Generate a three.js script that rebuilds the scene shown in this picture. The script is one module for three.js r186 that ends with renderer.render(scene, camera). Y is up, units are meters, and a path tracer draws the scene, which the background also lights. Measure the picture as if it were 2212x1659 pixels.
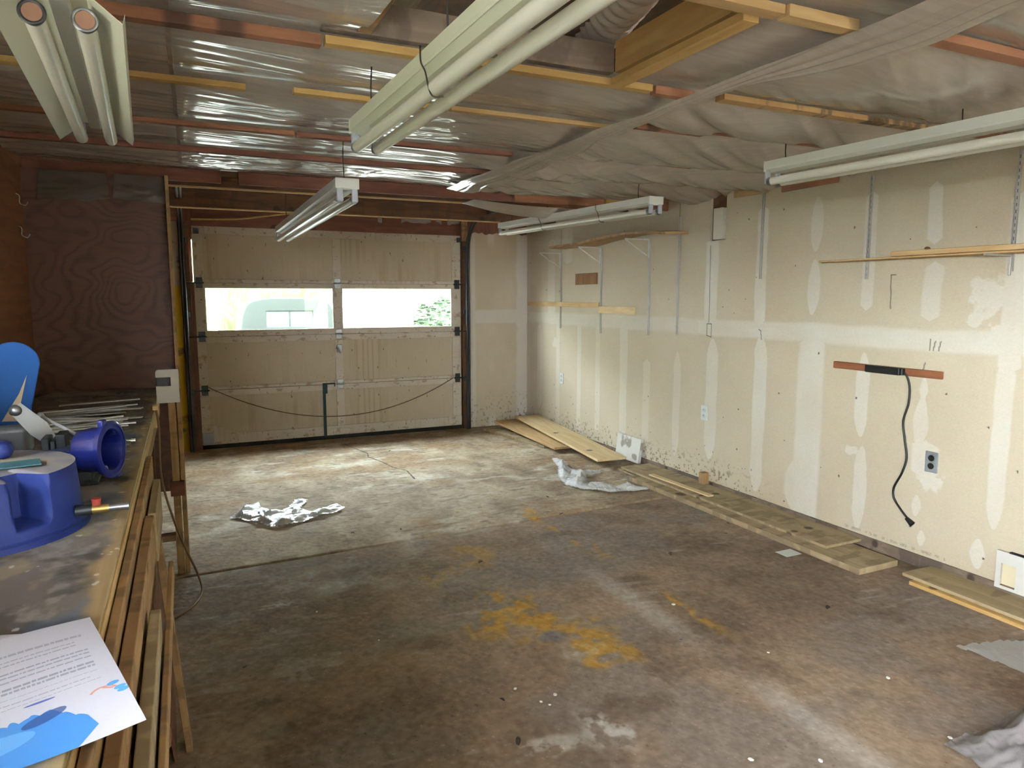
import * as THREE from 'three';
import { RoundedBoxGeometry } from 'three/addons/geometries/RoundedBoxGeometry.js';
import { mergeGeometries, mergeVertices, toCreasedNormals } from 'three/addons/utils/BufferGeometryUtils.js';

// ---------- camera, sky, exposure ----------
const scene = new THREE.Scene();
const camera = new THREE.PerspectiveCamera(57.23, 2212 / 1659, 0.05, 200);
camera.position.set(0, 1.5, 0);
{
  const yaw = THREE.MathUtils.degToRad(24.87), pitch = THREE.MathUtils.degToRad(7.106);
  camera.lookAt(Math.sin(yaw) * Math.cos(pitch), 1.5 - Math.sin(pitch), -Math.cos(yaw) * Math.cos(pitch));
}
const renderer = new THREE.WebGLRenderer({ antialias: true });
renderer.toneMapping = THREE.LinearToneMapping;
renderer.toneMappingExposure = 1.0;
renderer.shadowMap.enabled = true;
scene.background = new THREE.Color().setRGB(0.92, 0.98, 1.05);   // bright overcast sky
scene.backgroundIntensity = 108;

// ---------- helpers ----------
let seed = 12345;
const rnd = () => { seed |= 0; seed = (seed + 0x6D2B79F5) | 0; let t = Math.imul(seed ^ (seed >>> 15), 1 | seed); t = (t + Math.imul(t ^ (t >>> 7), 61 | t)) ^ t; return ((t ^ (t >>> 14)) >>> 0) / 4294967296; };
const rr = (a, b) => a + (b - a) * rnd();
const hash = (x, y) => { let h = Math.imul(x | 0, 374761393) + Math.imul(y | 0, 668265263); h = Math.imul(h ^ (h >>> 13), 1274126177); return ((h ^ (h >>> 16)) >>> 0) / 4294967296; };
const vn = (x, y) => {
  const ix = Math.floor(x), iy = Math.floor(y), fx = x - ix, fy = y - iy, u = fx * fx * (3 - 2 * fx), v = fy * fy * (3 - 2 * fy);
  const a = hash(ix, iy), b = hash(ix + 1, iy), c = hash(ix, iy + 1), d = hash(ix + 1, iy + 1);
  return a + (b - a) * u + (c - a) * v + (a - b - c + d) * u * v;
};
const fbm = (x, y, o = 4) => { let s = 0, a = 0.5, t = 0; for (let i = 0; i < o; i++) { s += a * vn(x, y); t += a; x = x * 2.03 + 17.7; y = y * 2.03 + 9.2; a *= 0.5; } return s / t; };
const clamp = (x, a = 0, b = 1) => Math.min(b, Math.max(a, x));
const ss = (a, b, x) => { const t = clamp((x - a) / (b - a)); return t * t * (3 - 2 * t); };
const mix = (a, b, t) => a + (b - a) * t;
const mix3 = (a, b, t) => [mix(a[0], b[0], t), mix(a[1], b[1], t), mix(a[2], b[2], t)];

function dtex(w, h, fn, srgb = true, wrap = THREE.MirroredRepeatWrapping) {
  const d = new Uint8Array(w * h * 4);
  for (let j = 0; j < h; j++) for (let i = 0; i < w; i++) {
    const c = fn((i + 0.5) / w, (j + 0.5) / h), k = (j * w + i) * 4;
    d[k] = clamp(c[0], 0, 255); d[k + 1] = clamp(c[1], 0, 255); d[k + 2] = clamp(c[2], 0, 255); d[k + 3] = 255;
  }
  const t = new THREE.DataTexture(d, w, h);
  t.wrapS = t.wrapT = wrap; t.magFilter = THREE.LinearFilter; t.minFilter = THREE.LinearMipmapLinearFilter; t.generateMipmaps = true;
  if (srgb) t.colorSpace = THREE.SRGBColorSpace;
  t.needsUpdate = true;
  return t;
}
const names = {};
function numbered(n) { if (!(n in names)) { names[n] = 0; return n; } return n + '_' + String(++names[n]).padStart(3, '0'); }
function mesh(name, geo, mat, parent) {
  const m = new THREE.Mesh(geo, mat); m.name = parent ? name : numbered(name); m.castShadow = m.receiveShadow = true;
  (parent || scene).add(m); return m;
}
function thing(name, label, category, pos = [0, 0, 0], group) {
  const g = new THREE.Group(); g.name = numbered(name); g.position.set(...pos); g.userData = { label, category };
  if (group) g.userData.group = group; scene.add(g); return g;
}
function tag(m, label, category, group) { m.userData.label = label; m.userData.category = category; if (group) m.userData.group = group; return m; }
function structure(name, label) { const g = new THREE.Group(); g.name = name; g.userData = { kind: 'structure', label, category: name.split('_')[0] }; scene.add(g); return g; }

// uv in metres; u runs along the grain axis of the piece
function uvm(geo, grain = 'x', du = rnd() * 5, dv = rnd() * 5) {
  const p = geo.attributes.position, n = geo.attributes.normal, uv = new Float32Array(p.count * 2);
  for (let i = 0; i < p.count; i++) {
    const P = { x: p.getX(i), y: p.getY(i), z: p.getZ(i) }, N = { x: Math.abs(n.getX(i)), y: Math.abs(n.getY(i)), z: Math.abs(n.getZ(i)) };
    const o = ['x', 'y', 'z'].filter((k) => k !== grain), far = N[o[0]] > N[o[1]] ? o[1] : o[0];
    if (N[grain] > Math.max(N[o[0]], N[o[1]])) { uv[2 * i] = P[o[0]] * 0.25 + du; uv[2 * i + 1] = P[o[1]] + dv; } else { uv[2 * i] = P[grain] + du; uv[2 * i + 1] = P[far] + dv; }
  }
  geo.setAttribute('uv', new THREE.BufferAttribute(uv, 2)); return geo;
}
function box(w, h, d, grain = 'x', r = 0.003) {
  const g = r > 0 ? new RoundedBoxGeometry(w, h, d, 1, Math.min(r, w / 2.2, h / 2.2, d / 2.2)) : new THREE.BoxGeometry(w, h, d);
  return uvm(g, grain);
}
const at = (g, x, y, z) => g.translate(x, y, z);
// box between two corners
function span(x0, x1, y0, y1, z0, z1, grain = 'x', r = 0.003) { return at(box(Math.abs(x1 - x0), Math.abs(y1 - y0), Math.abs(z1 - z0), grain, r), (x0 + x1) / 2, (y0 + y1) / 2, (z0 + z1) / 2); }
function tube(pts, r, seg = 40, rad = 8) { return new THREE.TubeGeometry(new THREE.CatmullRomCurve3(pts.map((p) => new THREE.Vector3(...p))), seg, r, rad, false); }
function cyl(r0, r1, h, s = 20) { return new THREE.CylinderGeometry(r0, r1, h, s); }
function merge(list) { return mergeGeometries(list.map((g) => { const c = g.index ? g.toNonIndexed() : g; for (const k of Object.keys(c.attributes)) if (!['position', 'normal', 'uv'].includes(k)) c.deleteAttribute(k); return c; })); }
function std(o) { return new THREE.MeshStandardMaterial(o); }
function phy(o) { return new THREE.MeshPhysicalMaterial(o); }
const lin = (r, g, b) => new THREE.Color().setRGB(r, g, b);

// ---------- materials ----------
function woodTex(a, b, k = {}) {
  const { rings = 9, knots = 2, stain = 0, stainCol = [60, 50, 40], ox = rnd() * 90 } = k;
  const kn = []; for (let i = 0; i < knots; i++) kn.push([rnd(), 0.1 + 0.8 * rnd(), 0.012 + 0.012 * rnd()]);
  return dtex(512, 256, (u, v) => {
    let w = v * 0.5, dark = 0;
    for (const [ku, kv, kr] of kn) { const dx = (u - ku), dy = (v - kv) * 0.5, d = Math.hypot(dx * 0.55, dy); w += 0.02 * Math.exp(-d * d / 0.0016) * Math.sign(dy || 1); dark = Math.max(dark, 1 - ss(kr * 0.5, kr * 1.1, d)); }
    const n = fbm(u * 2.2 + ox, w * 26 + ox, 4), f = fbm(u * 9 + ox, w * 260, 3);
    const ring = 0.5 + 0.5 * Math.sin((w * rings + n * 1.3) * 12.56);
    let c = mix3(a, b, clamp(0.45 * ring + 0.45 * n + 0.35 * (f - 0.5)));
    c = mix3(c, [b[0] * 0.45, b[1] * 0.4, b[2] * 0.35], dark * 0.75);
    if (stain) c = mix3(c, stainCol, stain * ss(0.5, 0.66, fbm(u * 15 + 4.4, v * 7 + ox, 5)));
    return c;
  });
}
const W = {
  pine: std({ map: woodTex([204, 174, 128], [176, 140, 92]), roughness: 0.75 }),
  pale: std({ map: woodTex([224, 202, 160], [202, 172, 122], { knots: 4 }), roughness: 0.7 }),
  yellow: std({ map: woodTex([196, 164, 104], [166, 128, 72], { knots: 3 }), roughness: 0.75 }),
  red: std({ map: woodTex([136, 92, 64], [104, 66, 44], { knots: 1 }), roughness: 0.8 }),
  darkred: std({ map: woodTex([112, 70, 52], [80, 46, 34]), roughness: 0.85 }),
  brown: std({ map: woodTex([104, 72, 46], [70, 46, 28], { stain: 0.4 }), roughness: 0.85 }),
  grey: std({ map: woodTex([128, 112, 96], [98, 84, 70], { stain: 0.5, stainCol: [70, 60, 52] }), roughness: 0.9 }),
  old: std({ map: woodTex([172, 154, 122], [142, 122, 90], { stain: 0.45, stainCol: [104, 90, 70], knots: 3 }), roughness: 0.8 }),
  mouldy: std({ map: woodTex([172, 140, 92], [140, 102, 62], { stain: 0.75, stainCol: [62, 50, 38] }), roughness: 0.85 }),
  stud: std({ map: woodTex([164, 132, 92], [130, 98, 64], { stain: 0.3 }), roughness: 0.85 }),
};
const plyTex = dtex(1024, 1024, (u, v) => {   // rotary-cut plywood face, broad cathedral figure
  const n = fbm(u * 1.6 + 3, v * 4.2 + 8, 3), e = Math.hypot((u - 0.62) * 0.45, (v - 0.47) * 1.7), e2 = Math.hypot((u - 0.05) * 0.4, (v - 0.8) * 2.0);
  const field = n * 1.9 + Math.min(e, e2 + 0.12) * 0.9 + v * 0.5, s = 0.5 + 0.5 * Math.sin(field * 44);
  const g = Math.pow(s, 2.2) * (0.5 + 0.5 * fbm(u * 8, v * 30, 3)), f = fbm(u * 14, v * 300, 2), t = fbm(u * 3 + 40, v * 3, 4);
  let c = mix3([88, 56, 44], [62, 37, 28], clamp(g * 0.8 + (f - 0.5) * 0.5 + (t - 0.5) * 0.7));
  return c;
});
const M = {
  ply: std({ map: plyTex, roughness: 0.62 }),
  brownPanel: std({ map: woodTex([120, 76, 46], [94, 56, 32], { knots: 0 }), roughness: 0.7 }),
  white: phy({ color: 0xf5f6f0, roughness: 0.38, clearcoat: 0.3, clearcoatRoughness: 0.3 }),
  cream: phy({ color: 0xf1f2de, roughness: 0.36, clearcoat: 0.3, clearcoatRoughness: 0.3 }),
  tubeGlass: phy({ color: 0xefecdf, roughness: 0.4, clearcoat: 0.6, clearcoatRoughness: 0.08 }),
  socket: std({ color: 0xb9bcc8, roughness: 0.5 }),
  steel: std({ color: 0x8d8f92, metalness: 0.9, roughness: 0.38 }),
  darkSteel: std({ color: 0x34383a, metalness: 0.7, roughness: 0.45 }),
  chrome: std({ color: 0xd5d8dc, metalness: 1, roughness: 0.18 }),
  black: std({ color: 0x121212, roughness: 0.5 }),
  rubber: std({ color: 0x1b1815, roughness: 0.9 }),
  wire: std({ color: 0x2a241d, roughness: 0.7, metalness: 0.3 }),
};

// ---------- floor ----------
const FX0 = -0.9, FX1 = 3.8, FZ0 = -7.7, FZ1 = 2.8;
const blob = (x, z, cx, cz, rx, rz) => { const q = Math.hypot((x - cx) / rx, (z - cz) / rz); return 1 - ss(0.55, 1.25, q + (fbm(x * 9, z * 9, 4) - 0.5) * 1.7); };
const seg = (x, z, ax, az, bx, bz) => { const t = clamp(((x - ax) * (bx - ax) + (z - az) * (bz - az)) / ((bx - ax) ** 2 + (bz - az) ** 2)); return Math.hypot(x - ax - t * (bx - ax), z - az - t * (bz - az)); };
const seamZ = (x) => -4.037 - (x + 0.024) * 0.0456;
const crack = [[1.42, -7.1], [1.476, -6.85], [1.53, -6.6], [1.5, -6.45], [1.57, -6.2], [1.604, -5.95], [1.68, -5.8], [1.66, -5.5]];
const floorMap = dtex(1024, 2048, (u, v) => {
  const x = FX0 + u * (FX1 - FX0), z = FZ0 + v * (FZ1 - FZ0);
  const a = fbm(x * 1.7 + 3, z * 1.7, 5), b = fbm(x * 7 + 9, z * 4, 4), c = fbm(x * 45, z * 45, 2), sp = vn(x * 160, z * 160);
  let col;
  if (z > seamZ(x)) {
    col = mix3([112, 94, 78], [146, 125, 104], ss(0.25, 0.75, a * 0.6 + b * 0.4));
    col = mix3(col, [122, 112, 104], 0.7 * ss(0.5, 0.72, fbm(x * 2.4 + 50, z * 2.4 + 7, 4)));
    col = mix3(col, [96, 80, 66], 0.7 * ss(0.55, 0.8, fbm(x * 3.4 + 90, z * 5 + 7, 4)));
    const scr = fbm(x * 6 + 2 * z, z * 26 - 3 * x, 4);
    col = mix3(col, [158, 148, 138], 0.55 * ss(0.62, 0.8, scr) * ss(0.45, 0.6, fbm(x * 1.9 + 5, z * 1.9 + 71, 3)));
  } else {
    col = mix3([130, 110, 88], [174, 157, 131], ss(0.25, 0.72, a * 0.45 + b * 0.55));
    col = mix3(col, [194, 186, 170], 0.75 * ss(0.5, 0.72, fbm(x * 4 + 20, z * 11 + 3, 5)) * ss(0.35, 0.6, fbm(x * 1.2 + 11, z * 1.2, 3)));
    col = mix3(col, [146, 116, 82], 0.7 * ss(0.55, 0.75, fbm(x * 2.2 + 70, z * 3 + 33, 4)));
    col = mix3(col, [100, 88, 74], 0.5 * ss(0.62, 0.74, fbm(x * 12 + 31, z * 26, 5)));
  }
  // worn yellow line and yellow paint
  const yl = Math.max((1 - ss(0.03, 0.09, Math.abs(x - 2.12 - 0.03 * Math.sin(z * 3)) + 0.05 * (b - 0.5))) * ss(0.47, 0.56, fbm(x * 5 + 8, z * 2.1 + 3.3, 4)) * ss(-4.9, -4.4, z) * (1 - ss(-2.5, -2.2, z)),
    blob(x, z, 1.38, -2.88, 0.2, 0.3), blob(x, z, 1.56, -2.5, 0.13, 0.22), 0.55 * blob(x, z, 1.45, -3.72, 0.16, 0.2), 0.45 * blob(x, z, 1.18, -3.5, 0.12, 0.16), 0.5 * blob(x, z, 1.2, -2.75, 0.12, 0.1));
  col = mix3(col, [178, 132, 44], 0.8 * yl * ss(0.3, 0.55, fbm(x * 14, z * 14, 3)));
  col = mix3(col, [128, 116, 108], 0.8 * blob(x, z, 1.55, -2.92, 0.07, 0.1));
  col = mix3(col, [104, 100, 104], 0.8 * blob(x, z, 1.4, -2.62, 0.07, 0.05));
  // chalky white streak and plaster smears
  const st = (1 - ss(0.015, 0.11, Math.abs(x - 1.95) + 0.04 * (b - 0.5))) * (0.15 + 0.85 * Math.max(ss(-3.3, -3.0, z) * (1 - ss(-2.5, -2.2, z)), ss(-2.05, -1.8, z)));
  col = mix3(col, [172, 164, 156], 0.62 * st);
  const wh = Math.max(blob(x, z, 1.27, -1.92, 0.1, 0.14), 0.8 * blob(x, z, 1.02, -1.94, 0.16, 0.05), 0.5 * blob(x, z, 1.46, -2.45, 0.1, 0.05), 0.5 * blob(x, z, 0.25, -3.2, 0.14, 0.06), 0.5 * blob(x, z, 0.5, -3.7, 0.2, 0.16), 0.4 * blob(x, z, 0.4, -2.8, 0.2, 0.1));
  col = mix3(col, [196, 192, 186], 0.75 * wh * ss(0.42, 0.6, fbm(x * 22, z * 22, 4)));
  for (let i = 0; i < crack.length - 1; i++) { const d = seg(x, z, ...crack[i], ...crack[i + 1]) + 0.008 * (c - 0.5); if (d < 0.008) col = mix3(col, [62, 54, 48], 1 - ss(0.002, 0.008, d)); }
  const g = (c - 0.5) * 34 + (sp > 0.94 ? 26 : sp < 0.05 ? -28 : 0);
  return [col[0] + g, col[1] + g, col[2] + g];
}, true, THREE.ClampToEdgeWrapping);
const floorRough = dtex(512, 1024, (u, v) => {
  const x = FX0 + u * (FX1 - FX0), z = FZ0 + v * (FZ1 - FZ0), r = z > seamZ(x) ? 0.8 - 0.22 * ss(0.52, 0.74, fbm(x * 5 + 2 * z, z * 9 - 2 * x, 4)) + 0.2 * fbm(x * 30, z * 30, 2) : 0.8 + 0.15 * fbm(x * 9, z * 9, 3);
  return [0, r * 255, 0];
}, false, THREE.ClampToEdgeWrapping);
const floorBump = dtex(1024, 2048, (u, v) => {
  const x = FX0 + u * (FX1 - FX0), z = FZ0 + v * (FZ1 - FZ0), h = z > seamZ(x) ? 0.5 * fbm(x * 9, z * 9, 4) + 0.3 * fbm(x * 60, z * 60, 2) : 0.8 * fbm(x * 11, z * 24, 5) + 0.5 * fbm(x * 50, z * 50, 2);
  return [h * 200, h * 200, h * 200];
}, false, THREE.ClampToEdgeWrapping);
const floorMat = std({ map: floorMap, roughness: 1, roughnessMap: floorRough, bumpMap: floorBump, bumpScale: 0.008 });
{
  const fl = structure('floor', 'stained bare concrete floor split by a joint');
  const edge = []; for (let i = 0; i <= 90; i++) { const x = FX0 + (FX1 - FX0) * i / 90; edge.push([x, seamZ(x) + 0.012 * (fbm(x * 8, 4, 3) - 0.5)]); }
  const slab = (side) => {
    const s = new THREE.Shape(), zf = side < 0 ? FZ0 : FZ1;
    s.moveTo(FX0, -zf); s.lineTo(FX1, -zf);
    for (let i = edge.length - 1; i >= 0; i--) s.lineTo(edge[i][0], -(edge[i][1] + side * (0.012 + 0.008 * fbm(edge[i][0] * 20, side * 5, 2))));
    const g = new THREE.ExtrudeGeometry(s, { depth: 0.12, bevelEnabled: true, bevelThickness: 0.004, bevelSize: 0.004, bevelOffset: -0.004, bevelSegments: 1 });
    g.rotateX(-Math.PI / 2); g.translate(0, -0.124, 0);
    const p = g.attributes.position, uv = new Float32Array(p.count * 2);
    for (let i = 0; i < p.count; i++) { uv[2 * i] = (p.getX(i) - FX0) / (FX1 - FX0); uv[2 * i + 1] = (p.getZ(i) - FZ0) / (FZ1 - FZ0); }
    g.setAttribute('uv', new THREE.BufferAttribute(uv, 2)); return g;
  };
  mesh('concrete_slab', slab(1), floorMat, fl);
  mesh('concrete_slab', slab(-1), floorMat, fl);
  mesh('joint_filler', span(FX0, FX1, -0.12, -0.09, -4.35, -3.95, 'x', 0), W.brown, fl);
}

// ---------- right wall (drywall, unpainted, mudded joints) ----------
const WX = 3.65;
const mud = [[-3.30, 1.78, 2.12, .10, 1], [-3.30, 1.38, 1.73, .10, 1], [-2.91, 1.43, 2.09, .08, 0], [-2.52, 1.79, 2.09, .08, 0], [-2.51, 1.38, 1.67, .11, 0], [-2.09, 1.14, 1.98, .11, 0], [-4.27, 1.22, 1.92, .14, 0], [-3.76, 1.31, 2.10, .10, 0],
  [-7.13, .23, 1.19, .12, 1], [-6.69, .09, 1.25, .08, 0], [-6.24, .12, 1.22, .08, 0], [-5.88, .18, 1.23, .08, 0], [-5.43, .0, 1.25, .12, 0], [-5.07, .03, .94, .10, 0], [-4.65, .18, 1.05, .09, 1], [-4.23, .24, 1.18, .13, 1], [-3.73, .11, 1.23, .12, 1], [-3.29, .03, 1.22, .21, 0], [-3.36, .06, .42, .2, 1],
  [-2.90, .66, 1.17, .09, 1], [-2.88, .09, .61, .09, 1], [-2.52, .66, .95, .09, 1], [-2.52, 0.92, 1.06, .06, 1], [-2.51, .28, .40, .08, 1], [-2.47, .12, .21, .08, 1], [-2.10, .33, 1.23, .09, 1], [-6.85, 1.3, 2.1, .16, 0], [-6.5, 1.85, 2.2, .2, 0], [-2.48, .52, .7, .16, 0], [-2.16, .10, .26, .1, 1], [-1.3, .1, 2.1, .1, 0], [-.9, .1, 1.2, .1, 1], [-.1, .1, 2.1, .12, 0]];
const splat = [[-2.2, 1.5, .09, .1], [-2.26, 1.38, .05, .04], [-2.27, 1.55, .04, .05], [-2.14, 1.3, .1, .08], [-2.44, .5, .07, .05], [-2.95, .57, .06, .03], [-6.75, 1.0, .07, .06]];
const pencil = [[[-4.29, 1.88], [-4.28, 1.3]], [[-2.76, 1.62], [-2.75, 1.43]], [[-2.76, 1.62], [-2.73, 1.62]], [[-4.3, 1.29], [-4.25, 1.29]], [[-4.25, 1.29], [-4.25, 1.19]], [[-4.25, 1.19], [-4.3, 1.2]], [[-4.3, 1.2], [-4.3, 1.29]], [[-3.76, 1.27], [-3.74, 1.26]], [[-3.74, 1.26], [-3.73, 1.2]], [[-2.47, 1.26], [-2.48, 1.21]], [[-2.5, 1.27], [-2.5, 1.21]], [[-2.44, 1.26], [-2.45, 1.21]], [[-2.52, 1.14], [-2.53, 1.09]], [[-6.64, 2.19], [-6.64, 1.96]], [[-4.67, 2.24], [-4.67, 2.12]]];
const spots = []; for (let i = 0; i < 70; i++) spots.push([rr(-7.4, -1.6), rr(0.1, 2.15), rr(0.004, 0.011)]);
for (let i = 0; i < 160; i++) spots.push([rr(-7.4, -3.6), 0.06 + 0.3 * rnd() * rnd(), rr(0.003, 0.009)]);
const WZ0 = -7.6, WZ1 = 2.8, WY1 = 2.4;
const wallMap = dtex(2048, 1024, (u, v) => {
  const z = WZ0 + u * (WZ1 - WZ0), y = v * WY1;
  const zj = z + 0.02 * (fbm(y * 6, z * 6, 3) - 0.5), yj = y + 0.02 * (fbm(z * 6 + 7, y * 6, 3) - 0.5);
  let c = mix3([180, 168, 144], [193, 182, 159], fbm(z * 2.1, y * 2.1, 4));
  c = mix3(c, [178, 160, 134], 0.35 * ss(0.5, 0.75, fbm(z * 1.1 + 30, y * 1.6, 3)));
  let m = 0;
  for (const [mz, y0, y1, w, tip] of mud) {
    if (Math.abs(z - mz) > 0.25) continue;
    const e = tip ? Math.sqrt(clamp(Math.min(y - y0, y1 - y) / 0.12)) : ss(-0.02, 0.02, Math.min(y - y0, y1 - y));
    m = Math.max(m, e <= 0 ? 0 : (1 - ss(0.42, 0.56, Math.abs(zj - mz) / (w * e + 1e-4))) * (0.75 + 0.35 * fbm(z * 9 + mz, y * 5, 3)));
  }
  for (const [sz, sy, rz, ry] of splat) m = Math.max(m, (1 - ss(0.7, 1.1, Math.hypot((z - sz) / rz, (y - sy) / ry) + (fbm(z * 30, y * 30, 3) - 0.5) * 1.4)));
  m = Math.max(m, (1 - ss(0.045, 0.075, Math.abs(yj - 1.265 - 0.02 * (fbm(z * 3, 5, 3) - 0.5)))) * (0.7 + 0.4 * fbm(z * 5, y * 24, 3)));
  m = Math.max(m, 0.6 * (1 - ss(0.04, 0.08, Math.abs(z + 7.43))));
  c = mix3(c, [207, 204, 194], 0.72 * clamp(m) * (z < -4.4 ? 0.7 : 1) * (0.6 + 0.6 * fbm(z * 4 + 60, y * 2.5, 3)));
  for (const [[az, ay], [bz, by]] of pencil) { if (Math.abs(z - az) > 0.2) continue; const d = seg(z, y, az, ay, bz, by); if (d < 0.004) c = mix3(c, [70, 62, 56], 0.75 * (1 - ss(0.0015, 0.004, d))); }
  for (const [sz, sy, r] of spots) { const dx = Math.abs(z - sz); if (dx > r || Math.abs(y - sy) > r) continue; if (Math.hypot(dx * 1.6, y - sy) < r * (0.5 + 0.5 * vn(z * 300, y * 300))) c = mix3(c, [66, 54, 44], 0.85); }
  // grime scuffs along the foot of the wall, printed board mark
  const gr = ss(0.6, 0.7, fbm(z * 38, y * 46 + 3, 4)) * (1 - ss(0.1, 0.3, y)) * ss(-7.5, -6.8, z) * (1 - ss(-4.2, -3.4, z));
  c = mix3(c, [104, 90, 72], 0.7 * gr);
  if (y > 0.085 && y < 0.1 && z > -3.0 && z < -2.3 && vn(z * 70, 3) > 0.42 && vn(z * 300, y * 400) > 0.35) c = mix3(c, [140, 128, 112], 0.6);
  const g = (vn(z * 200, y * 200) - 0.5) * 7;
  return [c[0] + g, c[1] + g, c[2] + g];
}, true, THREE.ClampToEdgeWrapping);
const wallMat = std({ map: wallMap, roughness: 0.88 });
function wallUV(g) { const p = g.attributes.position, uv = new Float32Array(p.count * 2); for (let i = 0; i < p.count; i++) { uv[2 * i] = (p.getZ(i) - WZ0) / (WZ1 - WZ0); uv[2 * i + 1] = p.getY(i) / WY1; } g.setAttribute('uv', new THREE.BufferAttribute(uv, 2)); return g; }
{
  const w = structure('wall_right', 'unpainted drywall with white mudded joints');
  const s = new THREE.Shape(); // z -> shape x, y -> shape y, with the notch at the cut stud
  s.moveTo(-7.6, 0.06); s.lineTo(2.7, 0.06); s.lineTo(2.7, 2.33); s.lineTo(-4.13, 2.33); s.lineTo(-4.13, 1.915); s.lineTo(-4.3, 1.915); s.lineTo(-4.3, 2.33); s.lineTo(-7.6, 2.33);
  const g = new THREE.ExtrudeGeometry(s, { depth: 0.02, bevelEnabled: false }); g.rotateY(-Math.PI / 2); g.translate(WX + 0.02, 0, 0);
  mesh('drywall', wallUV(g), wallMat, w);
  mesh('sheathing', span(WX + 0.1, WX + 0.16, 0, 2.36, -7.75, 2.8, 'z', 0), W.brown, w);
  mesh('framing', span(WX + 0.021, WX + 0.1, 0, 2.33, -7.6, -4.32, 'z', 0), W.brown, w);
  mesh('framing', span(WX + 0.021, WX + 0.1, 0, 2.33, -4.11, 2.8, 'z', 0), W.brown, w);
  const stud = mesh('cut_stud', span(WX - 0.018, WX + 0.08, 1.92, 2.15, -4.25, -4.155, 'y'), std({ color: 0xc9c3b4, roughness: 0.85 }), w);
  stud.userData.label = 'white painted stud end in a notch';
  mesh('top_plate', span(WX - 0.012, WX, 2.2, 2.26, -4.05, -3.72, 'z'), W.stud, w);
  mesh('top_plate', span(WX - 0.012, WX, 2.185, 2.235, -3.6, -3.15, 'z'), W.red, w);
  const bb = structure('baseboard_right', 'dark worn bottom plate along the drywall');
  mesh('plate', span(WX - 0.012, WX + 0.02, 0, 0.07, -7.45, 2.7, 'z', 0.004), W.grey, bb);
}

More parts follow.
